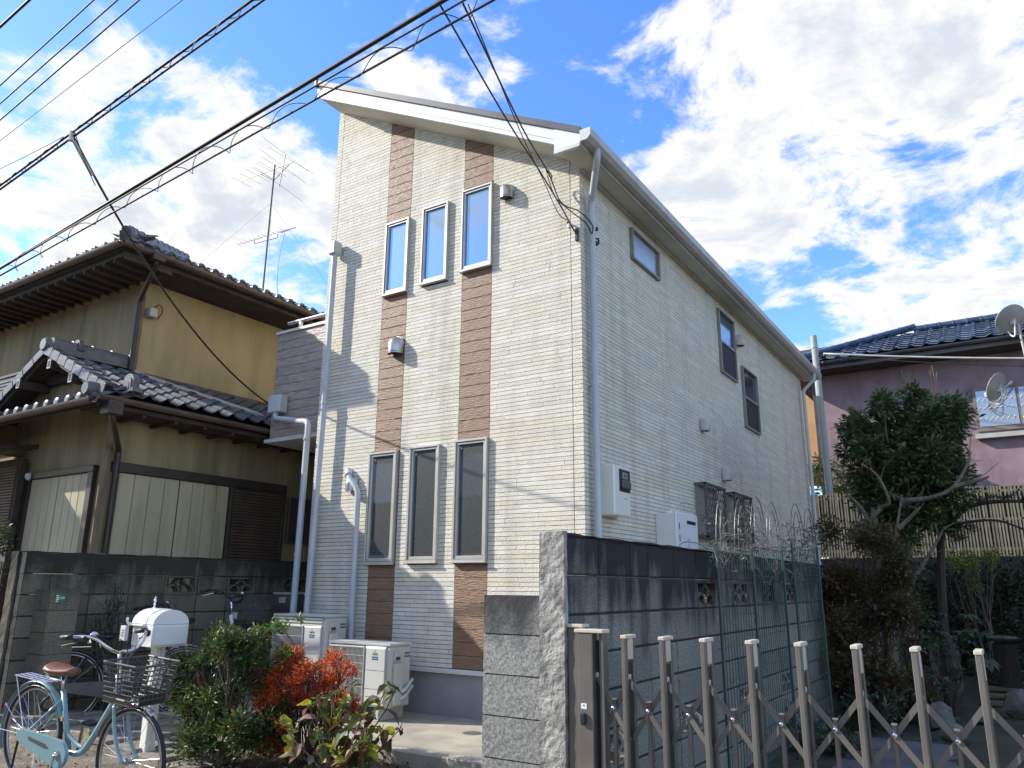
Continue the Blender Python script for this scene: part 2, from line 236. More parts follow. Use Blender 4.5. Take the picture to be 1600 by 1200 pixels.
# ---------------------------------------------------------------- mesh helpers
class MB:
    def __init__(s): s.v = []; s.f = []; s.m = []
    def add(s, v, f, mi=0):
        o = len(s.v); s.v += [tuple(p) for p in v]; s.f += [tuple(i + o for i in q) for q in f]; s.m += [mi] * len(f); return s
    def box(s, x0, x1, y0, y1, z0, z1, mi=0):
        return s.add([(x0, y0, z0), (x1, y0, z0), (x1, y1, z0), (x0, y1, z0), (x0, y0, z1), (x1, y0, z1), (x1, y1, z1), (x0, y1, z1)],
                     [(0, 3, 2, 1), (4, 5, 6, 7), (0, 1, 5, 4), (1, 2, 6, 5), (2, 3, 7, 6), (3, 0, 4, 7)], mi)
    def bbox(s, x0, x1, y0, y1, z0, z1, b=.01, mi=0):
        """box with chamfered edges"""
        X, Y, Z = (x0, x1), (y0, y1), (z0, z1); v = []; idx = {}
        for i in (0, 1):
            for j in (0, 1):
                for k in (0, 1):
                    sx, sy, sz = (1, -1)[i] * b, (1, -1)[j] * b, (1, -1)[k] * b
                    idx[i, j, k] = len(v)
                    v += [(X[i], Y[j] + sy, Z[k] + sz), (X[i] + sx, Y[j], Z[k] + sz), (X[i] + sx, Y[j] + sy, Z[k])]
        g = lambda i, j, k, a: idx[i, j, k] + a
        F = [(g(0,0,0,0), g(0,0,1,0), g(0,1,1,0), g(0,1,0,0)), (g(1,0,0,0), g(1,1,0,0), g(1,1,1,0), g(1,0,1,0)),
             (g(0,0,0,1), g(1,0,0,1), g(1,0,1,1), g(0,0,1,1)), (g(0,1,0,1), g(0,1,1,1), g(1,1,1,1), g(1,1,0,1)),
             (g(0,0,0,2), g(0,1,0,2), g(1,1,0,2), g(1,0,0,2)), (g(0,0,1,2), g(1,0,1,2), g(1,1,1,2), g(0,1,1,2))]
        for a in (0, 1):
            for c in (0, 1):
                F += [(g(a,c,0,0), g(a,c,0,1), g(a,c,1,1), g(a,c,1,0)), (g(a,0,c,0), g(a,1,c,0), g(a,1,c,2), g(a,0,c,2)), (g(0,a,c,1), g(1,a,c,1), g(1,a,c,2), g(0,a,c,2))]
                for d in (0, 1): F.append((g(a,c,d,0), g(a,c,d,1), g(a,c,d,2)))
        return s.add(v, F, mi)
    def bar(s, a, b, w, h, mi=0, up=(0, 0, 1)):
        a, b = Vector(a), Vector(b); d = (b - a).normalized(); u = Vector(up)
        if abs(d.dot(u)) > .98: u = Vector((0, 1, 0))
        r = d.cross(u).normalized() * w / 2; t = r.cross(d).normalized() * h / 2
        return s.add([a - r - t, a + r - t, a + r + t, a - r + t, b - r - t, b + r - t, b + r + t, b - r + t],
                     [(0, 1, 2, 3), (7, 6, 5, 4), (0, 4, 5, 1), (1, 5, 6, 2), (2, 6, 7, 3), (3, 7, 4, 0)], mi)
    def tube(s, pts, r, n=8, mi=0, caps=True):
        pts = [Vector(p) for p in pts]; rs = r if isinstance(r, (list, tuple)) else [r] * len(pts)
        v = []; ref = None
        for i, p in enumerate(pts):
            d = (pts[min(i + 1, len(pts) - 1)] - pts[max(i - 1, 0)])
            if d.length < 1e-9: d = Vector((0, 0, 1))
            d.normalize()
            if ref is None: ref = Vector((0, 0, 1)) if abs(d.z) < .9 else Vector((1, 0, 0))
            x = (ref - d * ref.dot(d)).normalized(); y = d.cross(x); ref = x
            for k in range(n):
                a = 2 * PI * k / n; v.append(p + (x * math.cos(a) + y * math.sin(a)) * rs[i])
        f = [(i * n + k, i * n + (k + 1) % n, (i + 1) * n + (k + 1) % n, (i + 1) * n + k) for i in range(len(pts) - 1) for k in range(n)]
        if caps: f += [tuple(reversed(range(n))), tuple(range((len(pts) - 1) * n, len(pts) * n))]
        return s.add(v, f, mi)
    def ring(s, c, R_, r, axis=(0, 1, 0), n=32, k=6, a0=0, a1=2 * PI, mi=0, ref=(1, 0, 0)):
        ax = Vector(axis).normalized(); x = Vector(ref); x = (x - ax * x.dot(ax)).normalized(); y = ax.cross(x); c = Vector(c)
        full = abs(a1 - a0 - 2 * PI) < 1e-6; m_ = n if full else n + 1; v = []
        for i in range(m_):
            a = a0 + (a1 - a0) * i / n; rad = x * math.cos(a) + y * math.sin(a)
            for j in range(k):
                b = 2 * PI * j / k; v.append(c + rad * (R_ + r * math.cos(b)) + ax * r * math.sin(b))
        f = [(i * k + j, i * k + (j + 1) % k, ((i + 1) % m_) * k + (j + 1) % k, ((i + 1) % m_) * k + j) for i in range(n) for j in range(k)]
        return s.add(v, f, mi)
    def lathe(s, prof, c, axis=(0, 0, 1), n=16, mi=0):
        ax = Vector(axis).normalized(); ref = Vector((1, 0, 0)) if abs(ax.x) < .9 else Vector((0, 1, 0)); x = (ref - ax * ref.dot(ax)).normalized(); y = ax.cross(x); c = Vector(c); v = []
        for r_, h_ in prof:
            for k in range(n):
                a = 2 * PI * k / n; v.append(c + ax * h_ + (x * math.cos(a) + y * math.sin(a)) * r_)
        f = [(i * n + k, i * n + (k + 1) % n, (i + 1) * n + (k + 1) % n, (i + 1) * n + k) for i in range(len(prof) - 1) for k in range(n)]
        f += [tuple(reversed(range(n))), tuple(range((len(prof) - 1) * n, len(prof) * n))]
        return s.add(v, f, mi)
    def prism(s, poly, a, b, axis='y', mi=0):
        """extrude polygon (2D) along an axis between a and b"""
        def P(p, t): return {'y': (p[0], t, p[1]), 'x': (t, p[0], p[1]), 'z': (p[0], p[1], t)}[axis]
        n = len(poly); v = [P(p, a) for p in poly] + [P(p, b) for p in poly]
        f = [(i, (i + 1) % n, n + (i + 1) % n, n + i) for i in range(n)] + [tuple(reversed(range(n))), tuple(range(n, 2 * n))]
        return s.add(v, f, mi)
    def mesh(s, name, mats, smooth=False):
        me = bpy.data.meshes.new(name); me.from_pydata(s.v, [], s.f)
        for m in (mats if isinstance(mats, (list, tuple)) else [mats]): me.materials.append(m)
        if any(s.m): me.polygons.foreach_set('material_index', s.m)
        me.update()
        import bmesh
        bm = bmesh.new(); bm.from_mesh(me); bmesh.ops.recalc_face_normals(bm, faces=bm.faces); bm.to_mesh(me); bm.free()
        if smooth:
            me.polygons.foreach_set('use_smooth', [True] * len(me.polygons))
            if smooth == 'auto': me.set_sharp_from_angle(angle=math.radians(40))
        return me
    def build(s, name, mats, parent=None, smooth=False, kind=None): return link(name, s.mesh(name, mats, smooth), parent, kind)
def link(name, me, parent=None, kind=None, loc=None, rot=None, scl=None):
    o = bpy.data.objects.new(name, me); COL.objects.link(o)
    if parent is not None:
        o.parent = parent; o.matrix_parent_inverse = parent.matrix_basis.inverted()
    if loc is not None: o.location = loc
    if rot is not None: o.rotation_euler = rot
    if scl is not None: o.scale = scl
    if kind: o['kind'] = kind
    return o
def T(o, label=None, cat=None, group=None, kind=None):
    if label: o['label'] = label
    if cat: o['category'] = cat
    if group: o['group'] = group
    if kind: o['kind'] = kind
    return o
def thing(name, label, cat, loc=(0, 0, 0), rz=0, group=None):
    o = bpy.data.objects.new(name, None); COL.objects.link(o); o.location = loc; o.rotation_euler = (0, 0, rz); o.empty_display_size = .1
    return T(o, label, cat, group)
def copy_tree(o, parent=None):
    c = o.copy(); COL.objects.link(c)
    if parent is not None: c.parent = parent
    for ch in list(o.children): copy_tree(ch, c)
    return c
def fast_mesh(name, verts, faces_flat, nper, mats, mi=None, smooth=False):
    me = bpy.data.meshes.new(name); nv = len(verts); nf = len(faces_flat) // nper
    me.vertices.add(nv); me.vertices.foreach_set('co', np.asarray(verts, np.float32).ravel())
    me.loops.add(nf * nper); me.loops.foreach_set('vertex_index', np.asarray(faces_flat, np.int32))
    me.polygons.add(nf); me.polygons.foreach_set('loop_start', np.arange(0, nf * nper, nper, dtype=np.int32))
    for m in mats: me.materials.append(m)
    if mi is not None: me.polygons.foreach_set('material_index', np.asarray(mi, np.int32))
    me.update(); me.validate()
    if smooth: me.polygons.foreach_set('use_smooth', [True] * nf)
    return me
def leaves(name, P, size, mats, wts=None, width=.45, up=.35, fold=.25, parent=None, seed=1, droop=0.0, D=None, sizevar=.35):
    """P: (n,3) leaf roots. each leaf: folded blade of 4 triangles -> 2 quads"""
    rng = np.random.default_rng(seed); n = len(P); P = np.asarray(P, float)
    d = rng.normal(size=(n, 3)) if D is None else np.asarray(D) + rng.normal(size=(n, 3)) * .45
    d[:, 2] = d[:, 2] * .7 + up - droop; d /= np.linalg.norm(d, axis=1)[:, None]
    u = rng.normal(size=(n, 3)); u[:, 2] = np.abs(u[:, 2]) + .8; s = np.cross(d, u); s /= np.linalg.norm(s, axis=1)[:, None]; nn = np.cross(s, d)
    L_ = size * (1 + rng.uniform(-sizevar, sizevar, n))[:, None]; W = L_ * width * .5
    mid = P + d * L_ * .5 - nn * L_ * .03
    v = np.stack([P, mid + s * W + nn * W * fold, P + d * L_ - nn * L_ * .12, mid - s * W + nn * W * fold, P + d * L_ * .5], 1)
    # two quads: root, side, tip, centre  / root, centre, tip, other side
    b = np.arange(n)[:, None] * 5
    f = np.concatenate([b + 0, b + 1, b + 2, b + 4, b + 0, b + 4, b + 2, b + 3], 1).ravel()
    mi = rng.choice(len(mats), n, p=wts) ; mi = np.repeat(mi, 2)
    me = fast_mesh(name, v.reshape(-1, 3), f, 4, mats, mi)
    return link(name, me, parent)
def rough_box(name, x0, x1, y0, y1, z0, z1, m, parent=None, amp=.006, step=.05, seed=0, kind=None):
    """box whose faces are subdivided and unevenly pushed about"""
    rng = np.random.default_rng(seed); nx, ny, nz = [max(1, int((b - a) / step)) for a, b in ((x0, x1), (y0, y1), (z0, z1))]
    mb = MB(); pts = {}
    def P(i, j, k):
        if (i, j, k) not in pts:
            pts[i, j, k] = len(mb.v); mb.v.append(tuple(np.array([x0 + (x1 - x0) * i / nx, y0 + (y1 - y0) * j / ny, z0 + (z1 - z0) * k / nz]) + rng.uniform(-amp, amp, 3)))
        return pts[i, j, k]
    for i in range(nx):
        for j in range(ny):
            for k in (0, nz): mb.f.append((P(i, j, k), P(i + 1, j, k), P(i + 1, j + 1, k), P(i, j + 1, k)))
    for i in range(nx):
        for k in range(nz):
            for j in (0, ny): mb.f.append((P(i, j, k), P(i + 1, j, k), P(i + 1, j, k + 1), P(i, j, k + 1)))
    for j in range(ny):
        for k in range(nz):
            for i in (0, nx): mb.f.append((P(i, j, k), P(i, j + 1, k), P(i, j + 1, k + 1), P(i, j, k + 1)))
    mb.m = [0] * len(mb.f)
    return mb.build(name, m, parent, kind=kind)
def text(name, body, size, loc, rot, m, parent, depth=.0006, sx=1.0):
    c = bpy.data.curves.new(name, 'FONT'); c.body = body; c.size = size; c.extrude = depth; c.align_x = 'CENTER'; c.align_y = 'CENTER'; c.resolution_u = 3
    t = bpy.data.objects.new(name, c); me = bpy.data.meshes.new_from_object(t); bpy.data.objects.remove(t); bpy.data.curves.remove(c)
    me.materials.clear(); me.materials.append(m)
    return link(name, me, parent, None, loc, rot, (sx, 1, 1))
FRONT = (PI / 2, 0, 0); SIDE = (PI / 2, 0, PI / 2)

# ================================================================ GROUND
def gz(x, y):
    z = -.175
    if x < -1.3: z += .075 * min(-1.3 - x, 4.5) * (1 if y < -2.4 else max(0, min(1, (-y) / 2.4)))
    if x > 1.45: z -= .02
    return z
xs = sorted(set([-900, -300, -100, -40, -20, -12] + [round(-8 + .5 * i, 3) for i in range(13)] + [-1.9, -1.3, -.8, -.2, .4, .9, 1.36, 1.44, 2, 2.6, 3.2, 4, 5, 7, 10, 20, 40, 100, 300, 900]))
ys = sorted(set([-900, -300, -100, -40, -20, -12] + [-8, -6, -5, -4.4, -3.9, -3.5, -3.1, -2.8, -2.4, -2, -1.6, -1.2, -.8, -.4, 0, .5, 1.5, 3, 5, 8, 12, 20, 40, 100, 300, 900]))
mb = MB(); nx, ny = len(xs), len(ys)
for y in ys:
    for x in xs: mb.v.append((x, y, gz(x, y)))
for j in range(ny - 1):
    for i in range(nx - 1): mb.f.append((j * nx + i, j * nx + i + 1, (j + 1) * nx + i + 1, (j + 1) * nx + i)); mb.m.append(0)
mb.build('ground', M['street'], kind='structure', smooth=True)
# concrete apron round the house
mb = MB(); mb.bbox(-4.66, 1.30, -1.47, 12.0, -.6, 0, .008); mb.build('concrete_apron', M['concrete'], kind='structure')
# asphalt lane far in front (behind the camera)
mb = MB(); mb.box(-60, 60, -10.5, -6.2, -.5, -.162); mb.build('road', mat('asphalt', (.06, .06, .06), (.04, .04, .04), .9, 30, .3, 90), kind='structure')
# planting bed soil : bumpy sheet
def soil_sheet(name, x0, x1, y0, y1, z, m, step=.06, amp=.018, seed=3, kind='structure', edge=0.0):
    rng = np.random.default_rng(seed); nx = int((x1 - x0) / step) + 1; ny = int((y1 - y0) / step) + 1
    X, Y = np.meshgrid(np.linspace(x0, x1, nx), np.linspace(y0, y1, ny)); Z = z + rng.uniform(-amp, amp, X.shape) + .012 * np.sin(X * 3.1) * np.cos(Y * 4.3)
    Z[0, :] -= edge; 
    v = np.stack([X, Y, Z], 2).reshape(-1, 3); i = np.arange(nx * ny).reshape(ny, nx)
    f = np.stack([i[:-1, :-1], i[:-1, 1:], i[1:, 1:], i[1:, :-1]], 2).ravel()
    return link(name, fast_mesh(name, v, f, 4, [m]), None, kind)
soil_sheet('planting_bed', -2.35, 1.31, -2.95, -1.46, -.10, M['soil'], .045, .022)
soil_sheet('garden_ground', 1.42, 9, -2.9, 12, -.15, M['garden'], .12, .03, 5)
# dead leaves scattered on the bed and round the bicycle
rng = np.random.default_rng(11); n = 900
P = np.stack([rng.uniform(-2.3, 1.25, n), rng.uniform(-2.9, -1.5, n), np.full(n, -.075)], 1)
o = leaves('fallen_leaves', P, .035, [mat('dead_leaf_a', (.20, .11, .05)), mat('dead_leaf_b', (.32, .24, .14)), mat('dead_leaf_c', (.12, .07, .04))], None, .6, .1, .5, None, 5); o['kind'] = 'stuff'
n = 500; x = rng.uniform(-5, -1.4, n); y = rng.uniform(-4.4, -2.5, n)
P = np.stack([x, y, [gz(a, b) + .012 for a, b in zip(x, y)]], 1)
o = leaves('leaf_litter', P, .03, [mat('litter_a', (.28, .18, .09)), mat('litter_b', (.40, .33, .2)), mat('litter_c', (.2, .25, .1))], None, .6, .05, .5, None, 6); o['kind'] = 'stuff'
# stone paving between bicycle and wall
pav = T(thing('paved_path', 'strip of uneven stone pavers beside the bicycle and block wall', 'path', (-3.0, -2.2, -.1)), kind='structure')
rng = random.Random(4)
for i in range(9):
    for j in range(5):
        x0 = -4.6 + i * .37; y0 = -2.55 + j * .21; z = gz(x0 + .17, y0) + .02 + rng.uniform(-.006, .006)
        MB().bbox(x0 + rng.uniform(0, .012), x0 + .35, y0, y0 + .19 + rng.uniform(-.01, .005), z - .05, z, .006).build('paver', M['paver'], pav)

# ================================================================ WHITE HOUSE
HX0, HX1, HY1, SL, ZE = -3.70, 0.0, 9.9, .53, 5.62
zt = lambda x: ZE - SL * x
house = thing('cream_house', 'tall narrow two-storey house in cream stone-look siding with brown vertical strips', 'house', (-1.85, 5, 0))
mb = MB(); mb.prism([(HX0 + .025, .43), (HX1 - .025, .43), (HX1 - .025, zt(0) + .1), (HX0 + .025, zt(HX0) + .1)], .025, HY1 - .025)
mb.build('wall', M['joint'], house)
MB().box(HX0 + .04, HX1 - .04, .04, HY1 - .04, -.02, .415).build('foundation', M['found'], house)
MB().bbox(HX0 - .012, HX1 + .012, -.012, HY1 + .012, .405, .45, .004).build('base_flashing', M['offwhite'], house)
S1, S2 = (-2.72, -2.33), (-1.52, -1.11)
FW = [('u', -2.70, -2.325, 4.65, 5.61), ('u', -2.115, -1.725, 4.67, 5.66), ('u', -1.525, -1.10, 4.70, 5.72),
      ('l', -2.77, -2.355, 1.48, 2.73), ('l', -2.165, -1.745, 1.49, 2.745), ('l', -1.54, -1.115, 1.49, 2.76)]
SW = [(1.26, 2.10, 5.00, 5.40), (4.43, 5.20, 4.37, 5.39), (5.51, 6.33, 3.72, 4.74), (3.05, 3.80, 1.86, 2.56), (4.26, 5.05, 1.86, 2.56)]
ROW = .0441
rng = random.Random(9)
def fill(spans, cuts):
    """cut intervals out of spans"""
    out = spans
    for c0, c1 in cuts:
        nx = []
        for a, b in out:
            if c1 <= a or c0 >= b: nx.append((a, b)); continue
            if c0 > a: nx.append((a, c0))
            if c1 < b: nx.append((c1, b))
        out = nx
    return [(a, b) for a, b in out if b - a > .012]
def strips(z, spans, joints):
    """break the row into stones of random length; joints = positions where every row is cut"""
    res = []
    for a, b in spans:
        cuts = sorted([j for j in joints if a < j < b] ); xx = a + 0
        seq = [a] + cuts + [b]
        for s0, s1 in zip(seq[:-1], seq[1:]):
            x = s0; first = True
            while x < s1 - .01:
                l = rng.uniform(.28, .80) if not first else rng.uniform(.06, .5); first = False
                e = min(s1, x + l)
                if s1 - e < .05: e = s1
                res.append((x, e)); x = e
    return res
g = .0016
def jt(q, js): return tuple(v + (.0025 if i == 0 else -.0025) if any(abs(v - j) < 1e-6 for j in js) else v for i, v in enumerate(q))
mf = MB(); z = .455
while z < zt(HX0):
    xmax = min(HX1, -(z - ZE) / SL) if z > ZE else HX1
    cuts = [(S1[0], S1[1]), (S2[0], S2[1])] + [(a, b) for _, a, b, c, d in FW if c - .01 < z + ROW * .5 < d + .01]
    for a, b in [jt(q, (-.115, -3.6)) for q in strips(z, fill([(HX0, xmax)], cuts), [-.115, -3.6])]:
        mf.box(a + g, b - g, .027, rng.uniform(-.0008, .0010), z + .0025, z + ROW - .0025, rng.choices([0, 1, 2, 3], [4, 4, 1.6, 2])[0])
    z += ROW
mats4 = [M['cream_a'], M['cream_b'], M['cream_c'], M['cream_d']]
mf.build('front_siding', mats4, house, kind='stuff')
ms = MB(); z = .455
while z < ZE + .05:
    cuts = [(a, b) for a, b, c, d in SW if c - .01 < z + ROW * .5 < d + .01]
    for a, b in [jt(q, (.10, 2.14, 5.1, 8.15)) for q in strips(z, fill([(0.0, HY1)], cuts), [.10, 2.14, 5.1, 8.15])]:
        ms.box(-.027, rng.uniform(-.0010, .0008), a + g, b - g, z + .0025, z + ROW - .0025, rng.choices([0, 1, 2, 3], [4, 3, 2, 3])[0])
    z += ROW
ms.build('side_siding', mats4, house, kind='stuff')
mb = MB(); mb.box(HX0 - .002, HX0 + .03, .03, HY1, .455, zt(HX0)); mb.build('rear_siding', M['cream_d'], house)
# brown boards in the two vertical strips (each a piece)
BH = .126; cache = {}
def board(x0, x1, z0, z1, y0, m, par, y1=None):
    key = (round(x1 - x0, 3), round(z1 - z0, 3), m.name)
    if key not in cache: cache[key] = MB().bbox(0, x1 - x0, 0, .03, 0, z1 - z0, .0035).mesh('board', m)
    return link('board', cache[key], par, None, (x0, y0, z0))
for si, (a, b) in enumerate((S1, S2)):
    z = .455
    while z < zt(a):
        z0, z1 = z, z + BH; wins = [w for w in FW if w[1] < (a + b) / 2 < w[2]]
        segs = [(z0, z1)]
        for w in wins:
            ns = []
            for s0, s1 in segs:
                if s1 <= w[3] or s0 >= w[4]: ns.append((s0, s1)); continue
                if s0 < w[3]: ns.append((s0, w[3]))
                if s1 > w[4]: ns.append((w[4], s1))
            segs = ns
        for s0, s1 in segs:
            if s1 - s0 > .02: board(a + .001, b - .001, s0 + .0015, s1 - .0015, -.001, M['brown'], house)
        z += BH
# windows
def front_window(kind, x0, x1, z0, z1):
    mb = MB(); fw = .024; y0, y1 = -.042, .03
    for (a, b, c, d) in ((x0, x1, z1 - fw, z1), (x0, x1, z0, z0 + fw), (x0, x0 + fw, z0 + fw, z1 - fw), (x1 - fw, x1, z0 + fw, z1 - fw)):
        mb.bbox(a, b, y0, y1, c, d, .003)
    mb.bbox(x0 - .008, x1 + .008, -.055, .0, z0 - .012, z0 + .004, .003)
    w = mb.build('window', M['taupe'], house)
    mb = MB(); sw = .022; X0, X1, Z0, Z1 = x0 + fw + .004, x1 - fw - .004, z0 + fw + .004, z1 - fw - .004
    for (a, b, c, d) in ((X0, X1, Z1 - sw, Z1), (X0, X1, Z0, Z0 + sw + .012), (X0, X0 + sw, Z0 + sw, Z1 - sw), (X1 - sw, X1, Z0 + sw, Z1 - sw)):
        mb.bbox(a, b, -.030, .02, c, d, .003)
    mb.build('sash', M['taupe'], w)
    MB().box(X0 + .01, X1 - .01, -.006, .004, Z0 + .01, Z1 - .01).build('pane', M['glass_up'] if kind == 'u' else M['glass_low'], w)
    MB().box(X0 + sw + .018, X0 + sw + .032, -.009, -.006, Z1 - sw - .045, Z1 - sw - .028).build('sticker', M['print_white'], w)
for w in FW: front_window(*w)
def side_window(y0, y1, z0, z1, split):
    mb = MB(); fw = .028; a0, a1 = -.03, .045
    for (a, b, c, d) in ((y0, y1, z1 - fw, z1), (y0, y1, z0, z0 + fw), (y0, y0 + fw, z0 + fw, z1 - fw), (y1 - fw, y1, z0 + fw, z1 - fw)):
        mb.bbox(a0, a1, a, b, c, d, .003)
    if split: mb.bbox(-.02, .036, y0 + fw, y1 - fw, (z0 + z1) / 2 - .02, (z0 + z1) / 2 + .02, .003)
    w = mb.build('window', M['side_frame'], house)
    if split:
        zm = (z0 + z1) / 2
        MB().box(-.01, .006, y0 + fw, y1 - fw, zm + .02, z1 - fw).build('pane', M['glass_side'], w)
        MB().box(-.01, .018, y0 + fw, y1 - fw, z0 + fw, zm - .02).build('pane', M['screen'], w)
    else:
        MB().box(-.01, .006, y0 + fw, y1 - fw, z0 + fw, z1 - fw).build('pane', M['frost'] if z0 > 4.9 else bpy.data.materials.get('pale_frosted_glass') or glass('pale_frosted_glass', (.33, .34, .32), .12, .4), w)
    return w
for i, w in enumerate(SW):
    o = side_window(*w, i in (1, 2))
for a, b, c, d in SW[3:]:       # security grilles standing off the wall
    y0, y1, z0, z1, X = a - .03, b + .02, c + .0, d + .0, .15
    mb = MB()
    for (p, q, r_, s_) in ((y0, y1, z1 - .03, z1), (y0, y1, z0, z0 + .03), (y0, y0 + .03, z0, z1), (y1 - .03, y1, z0, z1)): mb.bbox(X - .02, X + .012, p, q, r_, s_, .003)
    for yy in (y0, y1 - .03):
        for zz in (z0, z1 - .035): mb.box(0, X - .02, yy, yy + .03, zz, zz + .035)
    gr = mb.build('window_grille', M['taupe_dk'], house)
    mb = MB(); st = .095
    for sgn in (1, -1):
        k = -12
        while k * st < (y1 - y0) + (z1 - z0) * .6:
            p0 = y0 + k * st; pts = []
            # line y = p0 + t*.55, z from z0..z1 (sgn flips)
            za, zb = z0 + .03, z1 - .03
            def yy_(z): return p0 + (z - z0 if sgn > 0 else z1 - z) * .55
            t0, t1 = za, zb; n_ = 24; seg = [z for z in np.linspace(za, zb, n_) if y0 + .03 < yy_(z) < y1 - .03]
            if len(seg) > 1: mb.bar((X - .004 * sgn, yy_(seg[0]), seg[0]), (X - .004 * sgn, yy_(seg[-1]), seg[-1]), .016, .006, up=(1, 0, 0))
            k += 1
    mb.build('lattice', M['taupe_dk'], gr)
# roof ---------------------------------------------------------------
VY0, VY1, RX1 = -.42, 10.25, .225
off = lambda x, d: (x, zt(x) + d)
roof = MB().prism([off(HX0 - .0, .002), off(RX1 - .3, .002), off(RX1 - .3, .17), off(HX0 - .0, .17)], VY0 + .03, VY1 - .03).build('roof', M['soffit'], house)
MB().prism([off(HX0 - .01, -.01), off(0.0, -.01), off(.0, .17), off(HX0 - .01, .17)], VY0, VY0 + .029).build('verge_board', M['white'], roof)
MB().prism([off(HX0 - .01, .045), off(0.0, .045), off(.0, .055), off(HX0 - .01, .055)], VY0 - .006, VY0 - .001).build('verge_groove', M['offwhite'], roof)
MB().prism([off(HX0 - .02, .165), off(RX1 + .02, .165), off(RX1 + .02, .24), off(HX0 - .02, .24)], VY0 - .03, VY1 + .03).build('roofing_sheet', M['slate'], roof)
MB().prism([off(HX0 - .045, .13), off(HX0 - .005, .13), off(HX0 - .005, .265), off(HX0 - .045, .265)], VY0 - .04, VY1 + .04).build('ridge_cap', M['slate'], roof)
for xx in np.arange(-3.2, .3, .58):
    MB().prism([off(xx, .25), off(xx + .03, .25), off(xx + .03, .262), off(xx, .262)], VY0 + .15, VY1).build('seam', M['slate'], roof)
# boxed eave on the right side: flat soffit, return at the front, fascia, gutter
BZ = 5.54
MB().prism([(0.002, BZ), (RX1, BZ), (RX1, zt(RX1) + .165), (.002, zt(0) + .165)], VY0 + .02, VY1 - .02).build('eave_box', M['soffit'], roof)
mb = MB(); mb.prism([(-.06, BZ - .02), (RX1 + .01, BZ - .02), (RX1 + .01, zt(RX1) + .168), (-.06, zt(-.06) + .168)], VY0 - .012, VY0 + .02)
mb.build('eave_return', M['white'], roof)
MB().box(-.06, RX1 + .01, VY0 - .02, VY0 - .012, BZ - .02, BZ + .02).build('return_trim', M['offwhite'], roof)
MB().bbox(RX1, RX1 + .022, VY0 - .01, VY1, BZ - .02, zt(RX1) + .166, .003).build('fascia', M['gutter'], roof)
MB().bbox(.0, .05, .0, HY1, BZ - .025, BZ, .003).build('soffit_trim', M['gutter'], roof)
gx = RX1 + .024
gut = MB().prism([(gx, BZ + .015), (gx + .075, BZ + .015), (gx + .115, BZ + .055), (gx + .12, BZ + .135), (gx + .108, BZ + .135), (gx + .10, BZ + .065), (gx + .07, BZ + .03), (gx + .01, BZ + .03), (gx + .01, BZ + .12), (gx, BZ + .12)], VY0 - .03, VY1 + .02).build('gutter', M['gutter'], house)
MB().prism([(gx, BZ + .015), (gx + .075, BZ + .015), (gx + .115, BZ + .055), (gx + .12, BZ + .137), (gx, BZ + .137)], VY0 - .04, VY0 - .03).build('gutter_end', M['offwhite'], gut)
# downpipes
def pipe(pts, r, m, par, bands=(), name='downpipe', flare=None):
    o = MB().tube(pts, r, 10).build(name, m, par, smooth='auto')
    for p in bands: MB().tube([(p[0], p[1], p[2] - .012), (p[0], p[1], p[2] + .012)], r + .006, 10).build('pipe_clip', m, o, smooth='auto')
    return o
def bend(p0, p1, p2, k=.06, n=5):
    p0, p1, p2 = map(Vector, (p0, p1, p2)); a = p1 + (p0 - p1).normalized() * k; b = p1 + (p2 - p1).normalized() * k
    return [a * (1 - t) ** 2 + p1 * 2 * t * (1 - t) + b * t * t for t in [i / (n - 1) for i in range(n)]]
a, b, c, d = (.31, -.20, 5.58), (.31, -.20, 5.47), (.065, .14, 5.20), (.065, .14, 0)
pipe([a] + bend(a, b, c, .05) + bend(b, c, d, .06) + [d], .036, M['pipe'], house, [(.065, .14, 4.9), (.065, .14, 3.2), (.065, .14, 1.78)])
MB().box(0, .065, .12, .16, 3.19, 3.21).build('pipe_bracket', M['pipe'], house)
a, b, c, d = (.31, 9.75, 5.58), (.31, 9.75, 5.45), (.10, 9.62, 5.2), (.10, 9.62, 0)
pipe([a] + bend(a, b, c, .05) + bend(b, c, d, .06) + [d], .036, M['pipe'], house)
pipe([(-3.50, -.10, 5.50), (-3.50, -.10, 3.2), (-3.56, -.10, 0)], .036, M['pipe'], house, [(-3.50, -.10, 3.4), (-3.54, -.10, 1.15)])
MB().bbox(-3.565, -3.45, -.16, -.02, 5.36, 5.54, .012).build('rain_head', M['pipe'], house)
pc = MB().tube([(-3.06, -.05, 2.50), (-3.02, -.07, 2.44), (-2.93, -.07, 2.36), (-2.88, -.07, 2.28), (-2.875, -.07, 2.1), (-2.86, -.07, .1)], .034, 10).build('pipe_cover', M['pipe'], house, smooth='auto')
MB().tube([(-3.10, -.02, 2.555), (-3.05, -.06, 2.49)], .045, 10).build('pipe_elbow', M['pipe'], pc, smooth='auto')
